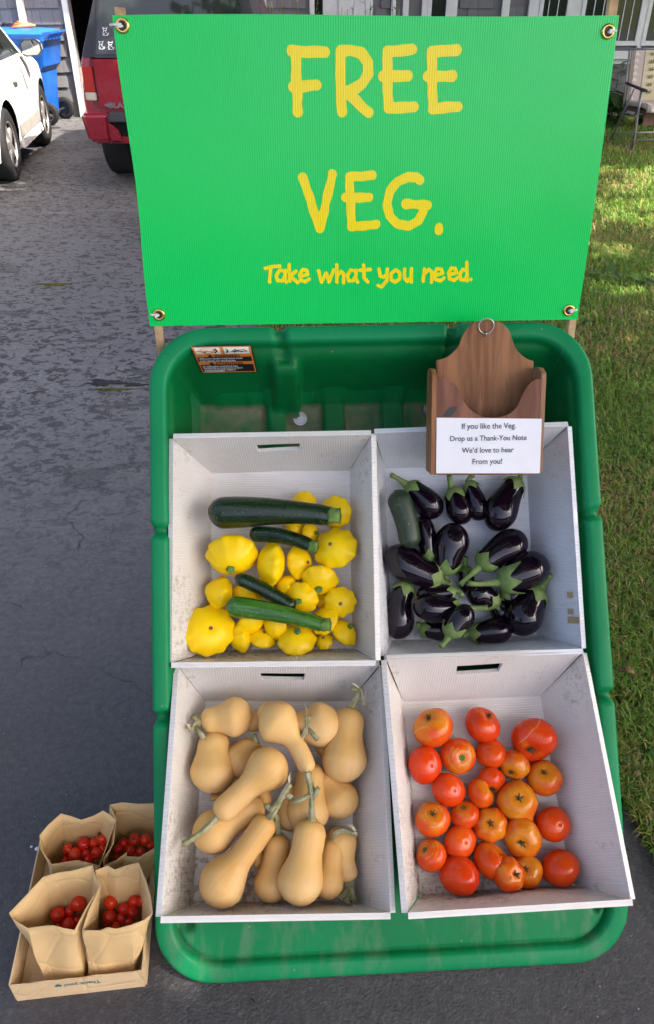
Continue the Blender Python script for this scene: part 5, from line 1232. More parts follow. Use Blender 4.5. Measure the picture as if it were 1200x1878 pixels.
for nm, z, lst in CT:
    ys = [q[1] for q in lst]; y0, y1 = min(ys), max(ys)
    for (x, y, r, lab, stem) in lst:
        sd_ += 1; cherry(x, y, r, z-.02*(y-y0)/max(1, y1-y0)+.006*((r-35)/15), 'cherry tomato in '+nm+', '+lab, sd_, stem, 'cherry tomatoes in the paper bags')
# ------------------------------------------------------------------ vehicles
def mk_paint(name, c, flake=.0):
    t = NT(name); n = t.noise(3, 4); t.set(t.mix(t.ramp(n, .3, .7), tuple(v*.93 for v in c), c), t.ramp(t.noise(9, 5), .3, .7, .22, .34), .5); t.b.inputs['Coat Weight'].default_value = .6; t.b.inputs['Coat Roughness'].default_value = .06; return t.m
MATS['white_paint'] = mk_paint('white_car_paint', (.74, .74, .72)); MATS['red_paint'] = mk_paint('red_car_paint', (.26, .010, .022)); MATS['grey_plastic'] = simple('dark_grey_plastic', (.05, .05, .053), .5, .4, bump=.1)
MATS['alloy'] = simple('wheel_silver', (.42, .40, .385), .35, .5, .7, var=.2); MATS['red_lens'] = simple('red_lens', (.42, .018, .012), .12, .6, var=.1); MATS['white_lens'] = simple('white_lens', (.55, .5, .4), .15, .6, var=.1); MATS['mirror_glass'] = simple('mirror_glass', (.30, .31, .31), .03, .5, 1.0, var=.01)
MATS['sill'] = simple('beige_grey_trim', (.30, .285, .26), .45, .4); MATS['black_gloss'] = simple('black_pillar', (.02, .021, .022), .2, .5)
def wheel(parent, c, ax, R, wd, M, rimr=.62, spokes=5, face=1):
    c = M @ Vector(c); ax = (M.to_3x3() @ Vector(ax)).normalized(); b = MB(); n = 36; u = Vector((0, 0, 1)); q = ax.cross(u)
    prof = [(R*rimr, -.5), (R*.86, -.5), (R*.965, -.42), (R, -.3), (R, .3), (R*.965, .42), (R*.86, .5), (R*rimr, .46), (R*rimr, -.4)]
    V = [c+ax*(h*wd)+(u*math.cos(6.2832*i/n)+q*math.sin(6.2832*i/n))*r for r, h in prof for i in range(n)]
    b.add(V, [(k*n+i, k*n+(i+1) % n, (k+1)*n+(i+1) % n, (k+1)*n+i) for k in range(len(prof)-1) for i in range(n)])
    w_ = autosmooth(b.build('wheel', MATS['rubber'], parent), 40)
    r_ = MB(); fx = ax*(face*wd*.40); r_.torus(c+fx, ax, R*rimr*.97, R*.035, 36, 8); r_.tube([c+fx*.2, c+fx*1.0, c+fx*1.08], [R*.17, R*.17, R*.10], 16)
    for s in range(spokes):
        a = 6.2832*s/spokes+.3; d = u*math.cos(a)+q*math.sin(a); e = ax.cross(d)
        r_.hexa([c+d*R*.12-e*R*.10+fx*.7, c+d*R*.12+e*R*.10+fx*.7, c+d*R*rimr+e*R*.13+fx*.7, c+d*R*rimr-e*R*.13+fx*.7], [c+d*R*.12-e*R*.085+fx*1.03, c+d*R*.12+e*R*.085+fx*1.03, c+d*R*rimr+e*R*.10+fx*.95, c+d*R*rimr-e*R*.10+fx*.95])
    r_.build('rim', MATS['alloy'], w_); k = MB(); k.disc(c-ax*(face*wd*.05), ax, R*rimr*.97, .02, 28); k.build('brake_disc', MATS['black_ink'], w_)
    return w_
def car_body(parent, y0, y1, HW, belt, sill, arches, m, bulge=.05, name='body', endtap=.16, crown=.02):
    """columns along the length, both flanks and the deck; arches: (y, z, r)"""
    n = 72; rows = 9; V = []; F = []
    ys = sorted(set([y0+(y1-y0)*i/n for i in range(n+1)]+[a+s*r for a, z, r in arches for s in (-1, -.98, .98, 1)]))
    for sx in (1, -1):
        for y in ys:
            zt = belt(y); zb = sill(y)
            for a, z, r in arches:
                if abs(y-a) < r: zb = max(zb, z+math.sqrt(r*r-(y-a)**2))
            zb = min(zb, zt-.03); e = abs((y-(y0+y1)/2)/((y1-y0)/2)); hw = HW-endtap*max(0, e-.55)**2/.2
            for k in range(rows+1):
                z = zb+(zt-zb)*k/rows; x = hw-bulge*((z-.58)/.4)**2*(1 if z > .58 else .8)
                if k == rows: x -= .012
                V.append((sx*x, y, z))
    W = rows+1; N = len(ys)
    for s in range(2):
        o = s*N*W
        for j in range(N-1):
            for k in range(rows): F.append((o+j*W+k, o+(j+1)*W+k, o+(j+1)*W+k+1, o+j*W+k+1))
    # deck between the belts, with a crowned middle row
    mid = len(V); V += [(0, y, belt(y)+crown) for y in ys]
    for j in range(N-1):
        a, b_, = j*W+rows, (j+1)*W+rows; c, d = N*W+j*W+rows, N*W+(j+1)*W+rows; F += [(a, b_, mid+j+1, mid+j), (mid+j, mid+j+1, d, c)]
    for j in (0, N-1): F.append(tuple([j*W+k for k in range(W)]+[mid+j]+[N*W+j*W+k for k in range(rows, -1, -1)]))
    o = mesh(name, V, F, m, parent); bm = bmesh.new(); bm.from_mesh(o.data); bmesh.ops.recalc_face_normals(bm, faces=bm.faces); bm.to_mesh(o.data); bm.free(); return autosmooth(o, 38)

# white sedan, seen along its right flank from behind
pr, pf = at_z(16, 330), at_z(76, 265); fw_ = (pf-pr); WB = fw_.length; fw_.normalize(); rt_ = Vector((fw_.y, -fw_.x, 0)); CHW = .80
carO = pr-rt_*(CHW-.13)
car = thing('parked_car', 'white car at the left edge parked nose to the garage, seen along its right side', 'car', carO, Matrix((rt_, fw_, Vector((0, 0, 1)))).transposed())
RWH = .315; I4 = Matrix.Identity(4)
def belt(y):
    if y < WB-.62: return .945+.015*math.sin(max(0, y+.8)*1.2)
    t = (y-(WB-.62))/1.25; return .95-.02*t-.24*max(0, t)**2.2
car_body(car, -.78, WB+.74, CHW, belt, lambda y: .20+.02*abs(y-1)/1.5, [(0, RWH, .375), (WB, RWH, .375)], MATS['white_paint'], .055)
for y in (0, WB):
    for sx in (1, -1): wheel(car, (sx*(CHW-.115), y, RWH), (1, 0, 0), RWH, .2, I4, .64, 5, sx)
b = MB(); b.box((-CHW+.1, -.5, .22), (CHW-.1, WB+.5, .5)); b.build('underbody', MATS['black_ink'], car)
# greenhouse: roof with pillars, glass set in
gy = [(-.62, .95), (-.15, 1.36), (.55, 1.43), (.95, 1.40), (WB-.42, .955)]
def gx(z, s): return s*(CHW-.062-.26*((z-.95)/.48)**1.15*.72)
b = MB()
for (ya, za), (yb_, zb_) in zip(gy[:-1], gy[1:]): b.add([(gx(za, 1), ya, za), (gx(zb_, 1), yb_, zb_), (gx(zb_, -1), yb_, zb_), (gx(za, -1), ya, za)], [(0, 1, 2, 3)])
for s in (1, -1): b.add([(gx(z, s), y, z) for y, z in gy], [tuple(range(5))])
roof = b.build('cabin', MATS['white_paint'], car)
for s in (1, -1):
    for nm, poly in (('side_window', [(.33, .975), (.36, 1.36), (.90, 1.345), (1.06, 1.26), (WB-.60, .98)]), ('side_window', [(-.38, .985), (-.10, 1.30), (.28, 1.36), (.25, .975)])):
        w_ = MB(); w_.prism([Vector((gx(z, s)+s*.004, y, z)) for y, z in poly], (s*.003, 0, 0)); fr_ = w_.build(nm, MATS['black_gloss'], car)
        cy, cz = sum(p[0] for p in poly)/len(poly), sum(p[1] for p in poly)/len(poly)
        g = MB(); g.prism([Vector((gx(cz+(z-cz)*.88, s)+s*.009, cy+(y-cy)*.91, cz+(z-cz)*.88)) for y, z in poly], (s*.002, 0, 0)); g.build('pane', MATS['glass'], fr_)
    mr = MB(); yM = WB-.66; c = Vector((s*(CHW+.085), yM, 1.02))
    pr_ = [(-.105, -.055), (-.10, .045), (-.06, .075), (.05, .075), (.095, .045), (.10, -.03), (.06, -.07), (-.06, -.075)]
    mr.hexa([(s*(CHW-.09), yM-.02, .93), (s*(CHW+.0), yM-.02, .955), (s*(CHW+.0), yM+.05, .955), (s*(CHW-.09), yM+.05, .93)], [(s*(CHW-.08), yM-.02, .96), (s*(CHW+.02), yM-.02, 1.0), (s*(CHW+.02), yM+.05, 1.0), (s*(CHW-.08), yM+.05, .96)])
    mr.prism([c+Vector((s*a, 0, e)) for a, e in pr_], (0, .10, 0)); mo = mr.build('mirror', MATS['white_paint'], car, bevel=.012)
    g = MB(); g.prism([c+Vector((s*a*1.06, -.012, e*1.06)) for a, e in pr_], (0, .035, 0)); g.build('mirror_frame', MATS['black_gloss'], mo)
    g = MB(); g.prism([c+Vector((s*a*.92, -.0145, e*.88)) for a, e in pr_], (0, .002, 0)); g.build('mirror_glass', MATS['mirror_glass'], mo)
    hd = MB(); hy = .62; hd.tube([(s*(CHW-.005), hy-.09, .80), (s*(CHW+.022), hy-.075, .80), (s*(CHW+.026), hy, .802), (s*(CHW+.022), hy+.075, .80), (s*(CHW-.005), hy+.09, .80)], [.018, .02, .02, .02, .018], 8); hd.build('door_handle', MATS['white_paint'], car, True)
    sk = MB(); sk.hexa([(s*(CHW-.03), .40, .215), (s*(CHW+.012), .40, .21), (s*(CHW+.012), WB-.40, .21), (s*(CHW-.03), WB-.40, .215)], [(s*(CHW-.03), .40, .31), (s*(CHW-.002), .40, .30), (s*(CHW-.002), WB-.40, .30), (s*(CHW-.03), WB-.40, .31)]); sk.build('side_skirt', MATS['white_paint'], car, bevel=.01)
    sk = MB(); sk.hexa([(s*(CHW-.03), .43, .312), (s*(CHW+.001), .43, .308), (s*(CHW+.001), WB-.43, .308), (s*(CHW-.03), WB-.43, .312)], [(s*(CHW-.03), .40, .43), (s*(CHW+.006), .40, .43), (s*(CHW+.006), WB-.42, .43), (s*(CHW-.03), WB-.42, .43)]); sk.build('sill_trim', MATS['sill'], car, bevel=.006)
    dl = MB(); 
    for k in range(8):
        z0, z1 = .44+.062*k, .44+.062*(k+1); x = lambda z: CHW-.055*((z-.58)/.4)**2*(1 if z > .58 else .8)+.0015
        ya = .30+.03*math.sin(k*.4); dl.add([(s*x(z0), ya, z0), (s*x(z0), ya+.006, z0), (s*x(z1), ya+.006, z1), (s*x(z1), ya, z1)], [(0, 1, 2, 3)]); yb = WB-.47+.012*k; dl.add([(s*x(z0), yb, z0), (s*x(z0), yb+.006, z0), (s*x(z1), yb+.018, z1), (s*x(z1), yb+.012, z1)], [(0, 1, 2, 3)])
    dl.build('door_seam', MATS['black_gloss'], car)

# red sport utility vehicle backed out of the garage
SX, SY = -1.345, 7.62
suv = thing('parked_suv', 'dark red boxy utility vehicle with damaged bumper, parked behind the sign before the garage', 'car', (SX, SY, 0), Matrix.Rotation(rad(.8), 3, 'Z'))
sil = [(.78, .36), (.835, .50), (.845, .72), (.83, .92), (.805, 1.03), (.735, 1.25), (.665, 1.48), (.615, 1.60), (.53, 1.66), (.3, 1.69)]
sil = sil+[(-x, z) for x, z in sil[::-1]]
def yrear(z): return .06+.0*z if z < 1.03 else .06+(z-1.03)*.42
def ringsuv(sc, dy, end=None): return [Vector((x*sc+0, (yrear(z)+dy) if end is None else end, 1.0+(z-1.0)*(1-(1-sc)*.6))) for x, z in sil]
rg_ = [ringsuv(.90, .0), ringsuv(.965, .012), ringsuv(.99, .045), ringsuv(1, .12), [Vector((x, 1.5, z)) for x, z in sil], [Vector((x, 2.6, z)) for x, z in sil], [Vector((x*(1 if z < 1.1 else .98), 3.2 if z > 1.06 else 3.3, min(z, 1.08))) for x, z in sil], [Vector((x*.97, 4.25, min(z, 1.0))) for x, z in sil]]
n = len(sil); Vv = [p for r in rg_ for p in r]; Ff = [(k*n+i, k*n+(i+1) % n, (k+1)*n+(i+1) % n, (k+1)*n+i) for k in range(len(rg_)-1) for i in range(n)]+[tuple(range(n-1, -1, -1)), tuple((len(rg_)-1)*n+i for i in range(n))]
o = mesh('body', Vv, Ff, MATS['red_paint'], suv); bm = bmesh.new(); bm.from_mesh(o.data); bmesh.ops.recalc_face_normals(bm, faces=bm.faces); bm.to_mesh(o.data); bm.free(); autosmooth(o, 32)
def rear_panel(nm, poly, m, lift, th=.006, parent=None, bev=0):
    b = MB(); b.prism([Vector((x, yrear(z)-lift, z)) for x, z in poly], (0, -th, 0)); return b.build(nm, m, parent or suv, bevel=bev)
def hwat(z):
    for (x0, z0), (x1, z1) in zip(sil[:9], sil[1:10]):
        if z0 <= z <= z1: return x0+(x1-x0)*(z-z0)/(z1-z0)
    return .5
for s in (1, -1):                                        # dark wrap-round corner glass
    q = MB()
    zs = [1.055, 1.2, 1.35, 1.5, 1.585]
    for z0, z1 in zip(zs[:-1], zs[1:]):
        q.add([(s*(hwat(z0)*.80), yrear(z0)-.010, z0), (s*(hwat(z0)*.975), yrear(z0)+.0, z0), (s*(hwat(z0)+.006), yrear(z0)+.10, z0), (s*(hwat(z0)+.006), yrear(z0)+.95, z0),
               (s*(hwat(z1)*.80), yrear(z1)-.010, z1), (s*(hwat(z1)*.975), yrear(z1)+.0, z1), (s*(hwat(z1)+.006), yrear(z1)+.10, z1), (s*(hwat(z1)+.006), yrear(z1)+.95, z1)], [(0, 1, 5, 4), (1, 2, 6, 5), (2, 3, 7, 6)])
    q.build('quarter_window', MATS['black_gloss'], suv)
    q = MB(); q.prism([Vector((s*(hwat(z)+.004), y, z)) for y, z in ((1.3, 1.06), (1.42, 1.56), (2.25, 1.56), (2.45, 1.06))], (s*.004, 0, 0)); q.build('side_window', MATS['glass'], suv)
    # tail lamp wrapping the corner
    def lamp(nm, z0, z1, m):
        q = MB(); za = [(z0), (z1)]
        q.add([(s*.70, yrear(z)-.022, z) for z in za]+[(s*.79, yrear(z)-.006, z) for z in za]+[(s*.852, yrear(z)+.09, z) for z in za]+[(s*.80, yrear(z)+.10, z) for z in za]+[(s*.70, yrear(z)+.05, z) for z in za], [(0, 2, 3, 1), (2, 4, 5, 3), (4, 6, 7, 5), (6, 8, 9, 7), (8, 0, 1, 9), (1, 3, 5, 7, 9), (0, 8, 6, 4, 2)]); return q.build(nm, m, suv, bevel=.006)
    lamp('tail_lamp', .79, .985, MATS['red_lens']); lamp('reversing_lamp', .725, .787, MATS['white_lens'])
    q = MB(); q.hexa([(s*.60, -.06, .40), (s*.80, -.03, .39), (s*.865, .20, .40), (s*.60, .2, .42)], [(s*.60, -.07, .635), (s*.845, -.05, .63), (s*.875, .22, .64), (s*.60, .2, .635)]); q.build('bumper_corner', MATS['red_paint'], suv, bevel=.03, seg=3)
# tailgate outlines, glass, decals, badge
q = [(-.685, .655), (.685, .655), (.69, 1.04), (-.69, 1.04)]; rear_panel('tailgate', q, MATS['red_paint'], .0, .022, None, .010)
gl = [(-.675, 1.065), (-.655, 1.05), (.655, 1.05), (.675, 1.065), (.595, 1.60), (-.595, 1.60)]; go = rear_panel('rear_window', gl, MATS['black_gloss'], .006, .010)
gl2 = [(-.655, 1.075), (.655, 1.075), (.575, 1.585), (-.575, 1.585)]; gp = rear_panel('pane', gl2, MATS['glass'], .0175, .003, go)
def decal(strokes, r, px0, py0, k, parent, m):
    vs, fs = brush_sheet(strokes, r, r*.6); V = []
    for x, y in vs:
        p = suv_r(px0+x*k, py0+y*k); V.append((p.x, yrear(p.z)-.0225, p.z))
    mesh('sticker', V, fs, m, parent, False)
SUVI = (Matrix.Translation((SX, SY, 0)) @ Matrix.Rotation(rad(.8), 4, 'Z')).inverted()
def suv_r(px, py): 
    o = Vector((SX, SY, 1.2)); nrm = Vector((0, -1, .4)).normalized(); o = Vector((SX, SY+yrear(1.2), 1.2)); return SUVI @ hit(px, py, o, nrm)
cat = [[(-3, -6), (-4, -9), (-1.5, -7.5), (1.5, -7.5), (4, -9), (3, -6), (2.5, -3.5), (-2.5, -3.5), (-3, -6)], [(-2, -3.5), (-3.5, 1), (-3, 5), (2, 5.5), (5, 5), (4, 1), (1, -1), (1.5, -3.5)], [(5, 5), (7, 3), (6.5, 1)], [(-3, 5), (-.5, 2)]]
for x, y in ((194, 59), (187, 84), (204, 85)): decal(cat, .36, x, y, 1.0, gp, MATS['white_ink'])
vs, fs = text_mesh('BLAZER', 1.0, 'LEFT', .03); tg = [o for o in suv.children if o.name.startswith('tailgate')][0]
mesh('badge_lettering', [(-.600+p.x*.062*1.2, .06-.0245, .668+p.y*.058) for p in vs], fs, MATS['steel'], tg, False)
bt = [(-.058, .012), (-.022, .012), (-.022, .022), (.018, .022), (.018, .012), (.058, .012), (.05, -.012), (.018, -.012), (.018, -.022), (-.022, -.022), (-.022, -.012), (-.05, -.012)]
b = MB(); b.prism([Vector((-.605+x*.55, .06-.0225, .688+z*.62)) for x, z in bt], (0, -.004, 0)); b.build('bow_tie_emblem', MATS['steel'], tg)
b = MB(); b.box((-.60, -.07, .565), (.60, .12, .632)); b.build('bumper_step', MATS['grey_plastic'], suv, bevel=.012)
b = MB(); b.box((-.58, -.02, .40), (.58, .1, .555)); b.build('bumper_core', MATS['dark'], suv)
b = MB()
for x0, z0, x1, z1, d in ((-.60, .42, -.50, .56, -.05), (-.50, .395, -.40, .45, -.04), (-.4, .405, -.30, .43, -.03), (-.3, .395, .58, .44, -.05)):
    b.hexa([(x0, d, z0), (x1, d-.01, z0-.01), (x1, d+.02, z0), (x0, d+.03, z0)], [(x0, d-.01, z1), (x1-.03, d-.015, (z0+z1)/2+.02), (x1-.03, d+.015, (z0+z1)/2+.02), (x0, d+.02, z1)])
b.build('torn_bumper_skin', MATS['red_paint'], suv)
for s in (1, -1):
    wheel(suv, (s*.69, .72, .345), (1, 0, 0), .345, .25, I4, .56, 5, s); wheel(suv, (s*.69, 3.35, .345), (1, 0, 0), .345, .25, I4, .56, 5, s)
b = MB(); b.box((-.62, .1, .36), (.62, 3.9, .5)); b.tube([(-.6, .72, .34), (.6, .72, .34)], .05, 8); b.build('underbody', MATS['black_ink'], suv)

# ------------------------------------------------------------------ blue wheeled bin
MATS['blue'] = simple('blue_bin_plastic', (.010, .095, .40), .4, .5, var=.12, vs=5, bump=.1); MATS['blue_lid'] = simple('blue_lid_plastic', (.018, .13, .47), .4, .5, var=.1, vs=5)
bx1 = at_y(88, 120, 11.6).x; BO = Vector((bx1-.50, 11.66, 0))
bin_ = thing('recycling_bin', 'blue wheeled recycling bin with lid shut, between white car and grey wall', 'bin', BO, Matrix.Rotation(rad(-4), 3, 'Z'))
def brect(x0, x1, y0, y1, z, r=.05):
    out = []
    for cx, cy, a0 in ((x1-r, y0+r, -90), (x1-r, y1-r, 0), (x0+r, y1-r, 90), (x0+r, y0+r, 180)):
        for k in range(5): out.append(Vector((cx+r*math.cos(rad(a0+22.5*k)), cy+r*math.sin(rad(a0+22.5*k)), z)))
    return out
st = [(.03, -.28, .42, -.22, .26), (.10, -.32, .44, -.25, .29), (.50, -.38, .48, -.29, .33), (.62, -.385, .495, -.30, .335), (.68, -.40, .56, -.31, .345), (.93, -.43, .60, -.325, .36), (.96, -.45, .62, -.335, .37), (1.0, -.45, .62, -.335, .37)]
rs_ = [brect(a, b_, c, d, z) for z, a, b_, c, d in st]; n = len(rs_[0]); V = [p for r in rs_ for p in r]; F = [(k*n+i, k*n+(i+1) % n, (k+1)*n+(i+1) % n, (k+1)*n+i) for k in range(len(rs_)-1) for i in range(n)]+[tuple(range(n-1, -1, -1)), tuple((len(rs_)-1)*n+i for i in range(n))]
autosmooth(mesh('bin_body', V, F, MATS['blue'], bin_), 30)
rs_ = [brect(-.46, .60, -.345, .38, .985), brect(-.47, .62, -.355, .39, 1.035), brect(-.40, .56, -.28, .32, 1.07), brect(-.25, .40, -.15, .2, 1.085)]; V = [p for r in rs_ for p in r]; F = [(k*n+i, k*n+(i+1) % n, (k+1)*n+(i+1) % n, (k+1)*n+i) for k in range(3) for i in range(n)]+[tuple(range(n-1, -1, -1)), tuple(3*n+i for i in range(n))]
autosmooth(mesh('lid', V, F, MATS['blue_lid'], bin_), 30)
b = MB(); 
for y in (-.30, -.18, -.06, .06, .18): b.hexa([(.60, y, .95), (.70, y, 1.02), (.70, y+.03, 1.02), (.60, y+.03, .95)], [(.60, y, 1.05), (.73, y, 1.06), (.73, y+.03, 1.06), (.60, y+.03, 1.05)])
b.tube([(.71, -.32, 1.045), (.71, .25, 1.045)], .016, 8); b.build('handle', MATS['blue'], bin_)
for y in (-.30, .30): wheel(bin_, (.50, y, .135), (0, 1, 0), .135, .07, I4, .6, 4, -1 if y < 0 else 1)
b = MB(); b.tube([(.50, -.3, .135), (.50, .3, .135)], .012, 8); b.build('axle', MATS['steel'], bin_)
b = MB(); c = Vector((.05, -.322, .80)); b.torus(c, (0, 1, -.06), .075, .008, 24, 6); 
for k in range(6): b.box((c.x-.05+.016*k, -.331, c.z-.012), (c.x-.042+.016*k, -.326, c.z+.014))
b.build('emblem', MATS['white_ink'], bin_)
MATS['orange_hose'] = simple('orange_cord', (.62, .22, .10), .6, .3); MATS['black_hook'] = simple('black_plastic', (.02, .02, .02), .5, .4)
ho = thing('extension_cord', 'orange cord coiled on top of the blue bin with a black hook', 'cord', BO+Vector((.24, .0, 1.087)))
b = MB()
for k in range(4): b.torus((.02*k, 0, .012+.011*k), (.1*k-.1, .05, 1), .14-.012*k, .012, 24, 6)
b.build('coil', MATS['orange_hose'], ho); b = MB(); b.tube([(-.24, -.03, .03), (-.21, -.03, .05), (-.17, -.03, .04), (-.13, -.03, .06), (-.1, 0, .03)], .017, 8); b.build('hook', MATS['black_hook'], ho, True)

# ------------------------------------------------------------------ folding patio chair
MATS['chair_metal'] = simple('grey_chair_tube', (.24, .24, .235), .45, .4, .3)
def mk_cushion():
    t = NT('printed_cushion'); p = t.sep(t.tc()); n = t.noise(70, 4)
    x = p[0]; c = t.mix(t.ramp(n, .3, .7), (.45, .40, .28), (.52, .47, .34))
    st = t.math('MULTIPLY', t.ramp(x, -.258, -.25), t.ramp(x, -.128, -.136)); c = t.mix(st, c, t.mix(n, (.36, .30, .29), (.44, .38, .36)))
    zz = t.math('FRACT', t.math('ADD', t.math('MULTIPLY', p[2], 16), t.math('MULTIPLY', t.math('ABSOLUTE', t.math('ADD', x, .218)), 18))); ch = t.math('MULTIPLY', t.ramp(zz, .5, .55), t.math('MULTIPLY', t.ramp(x, -.242, -.238), t.ramp(x, -.194, -.198))); c = t.mix(ch, c, (.55, .50, .46))
    for a in (-.262, -.246, -.128): 
        l_ = t.ramp(t.math('ABSOLUTE', t.math('SUBTRACT', x, a)), .008, .006); c = t.mix(l_, c, (.23, .17, .17))
    t.set(c, .85, .2); t.bump(n, .2, .004); return t.m
MATS['cushion'] = mk_cushion(); MATS['print_leaf'] = simple('brown_leaf_print', (.16, .125, .05), .85, .2); MATS['print_dot'] = simple('mauve_print', (.22, .15, .15), .85, .2); MATS['brown_cloth'] = simple('brown_cloth', (.13, .075, .055), .9, .2)
CHO = at_z(1158, 276); CHO = Vector((CHO.x+.30, CHO.y+.28, 0))
chair = thing('patio_chair', 'folding patio chair with floral cushion on the lawn by the house', 'chair', CHO, Matrix.Rotation(rad(10), 3, 'Z'))
def slab(nm, prof, x0, x1, th, m):
    V = []; F = []; nx = 10; k = len(prof)
    for j, (y, z) in enumerate(prof):
        for i in range(nx+1): V.append((x0+(x1-x0)*i/nx, y-.012*math.sin(math.pi*i/nx), z))
    F = [(j*(nx+1)+i, j*(nx+1)+i+1, (j+1)*(nx+1)+i+1, (j+1)*(nx+1)+i) for j in range(k-1) for i in range(nx)]
    o = mesh(nm, V, F, m, chair); sd = o.modifiers.new('pad', 'SOLIDIFY'); sd.thickness = th; sd.offset = 0; bv = o.modifiers.new('round', 'BEVEL'); bv.width = th*.4; bv.segments = 3; bv.angle_limit = rad(50); return o
bcz = [(.245, .44), (.262, .58), (.285, .72), (.31, .86), (.325, .945)]
bc = slab('back_cushion', bcz, -.28, .28, .05, MATS['cushion']); sc = slab('seat_cushion', [(-.27, .385), (-.25, .43), (-.15, .445), (.05, .435), (.24, .425)], -.28, .28, .05, MATS['cushion'])
b = MB(); b.box((-.26, -.20, .25), (.26, -.19, .41)); b.box((-.265, -.19, .36), (.265, .26, .40)); b.build('seat_sling', MATS['brown_cloth'], chair)
def leafp(mb, x, z, a, L_):
    y = lambda zz: .245+(zz-.44)*.16-.0405; d = Vector((math.cos(a), 0, math.sin(a))); w_ = Vector((-d.z, 0, d.x)); q = [Vector((x, 0, z)), Vector((x, 0, z))+d*L_*.4+w_*L_*.16, Vector((x, 0, z))+d*L_, Vector((x, 0, z))+d*L_*.4-w_*L_*.16]
    mb.add([Vector((p.x, y(p.z)-.012*math.sin(math.pi*(p.x+.28)/.56)-.0015, p.z)) for p in q], [(0, 1, 2, 3)])
b = MB(); d_ = MB()
for cx in (-.035, .10):
    for k in range(6):
        z = .52+.075*k; leafp(b, cx, z, .5, .05); leafp(b, cx, z, 2.6, .05); leafp(b, cx+.0, z+.01, .9, .045); leafp(b, cx, z+.01, 2.2, .04)
        for s in (-1, 1):
            for q in range(4): leafp(d_, cx+s*.04, z+.036, q*1.57+.3, .011)
stuff(b.build('leaf_print', MATS['print_leaf'], bc)); stuff(d_.build('flower_print', MATS['print_dot'], bc))
for s in (-1, 1):
    x = s*.315
    b = MB(); b.tube([(x, -.20, .015), (x, -.16, .30), (x, -.13, .60)], .0135, 8); b.build('leg', MATS['chair_metal'], chair, True)
    b = MB(); b.tube([(x*1.02, .33, .015), (x*1.02, .16, .33), (x*1.02, .02, .585)], .0125, 8); b.build('leg', MATS['chair_metal'], chair, True)
    b = MB(); b.tube([(x*.97, .22, .38), (x*.97, .27, .66), (x*.95, .335, .96)], .011, 8); b.build('back_post', MATS['chair_metal'], chair, True)
    b = MB(); b.hexa([(x-.03, -.22, .585), (x+.03, -.22, .585), (x+.025, .24, .62), (x-.025, .24, .62)], [(x-.028, -.23, .61), (x+.028, -.23, .61), (x+.022, .24, .645), (x-.022, .24, .645)]); b.build('armrest', MATS['grey_plastic'], chair, bevel=.01)
    b = MB(); b.tube([(x, -.22, .012), (x, .1, .006), (x*1.02, .35, .014)], .0105, 8); b.build('foot_rail', MATS['chair_metal'], chair, True)
for y, z in ((-.19, .10), (.29, .10), (-.155, .36)):
    b = MB(); b.tube([(-.315, y, z), (.315, y, z)], .009, 8); b.build('crossbar', MATS['chair_metal'], chair, True)
b = MB(); b.tube([(-.30, .335, .955), (.30, .335, .955)], .011, 8); b.build('crossbar', MATS['chair_metal'], chair, True)

# ------------------------------------------------------------------ plants, weeds, leaves, moss
def mk_leaf(name, a, b_, tr=.3):
    t = NT(name); r = t.attr('tint'); n = t.noise(30, 4); t.set(t.mix(r[2], a, b_), .5, .3); x = t.n.new('ShaderNodeBsdfTranslucent'); x.inputs[0].default_value = (*[v*1.3 for v in b_], 1); m = t.n.new('ShaderNodeMixShader'); m.inputs[0].default_value = tr
    t.L(t.b.outputs[0], m.inputs[1]); t.L(x.outputs[0], m.inputs[2]); t.L(m.outputs[0], t.out.inputs[0]); return t.m
MATS['leaf'] = mk_leaf('dark_leaf', (.022, .05, .012), (.06, .125, .025)); MATS['weed'] = mk_leaf('weed_leaf', (.035, .085, .016), (.09, .17, .035)); MATS['tree_leaf'] = mk_leaf('tree_leaf', (.03, .07, .012), (.075, .14, .025), .35)
MATS['bark'] = simple('grey_bark', (.10, .08, .065), .9, .2, var=.25, vs=14, bump=.8, bs=20); MATS['dead'] = simple('dry_leaf', (.28, .16, .085), .8, .2, var=.3, vs=30, bump=.3)
def leaf_shape(base, d, up, L_, W_, curl=.25):
    s = d.cross(up).normalized(); u = s.cross(d).normalized(); pts = []
    for t_, w_ in ((0, .05), (.25, .8), (.55, 1), (.8, .6), (1, .02)):
        c = base+d*(L_*t_)+u*(-curl*L_*t_*t_); pts.append((c-s*W_*w_*.5, c+s*W_*w_*.5))
    V = [p for q in pts for p in q]; F = [(2*i, 2*i+1, 2*i+3, 2*i+2) for i in range(4)]; return V, F
def leaves_mesh(name, items, m, parent, tints=None):
    mb = MB(); T = []
    for k, it in enumerate(items):
        V, F = leaf_shape(*it); mb.add(V, F); T += [rnd.random() if tints is None else tints[k]]*len(V)
    o = mesh(name, mb.v, mb.f, m, parent); at = o.data.color_attributes.new('tint', 'FLOAT_COLOR', 'POINT'); at.data.foreach_set('color', np.repeat(np.array(T, dtype=np.float32), 4)); return o
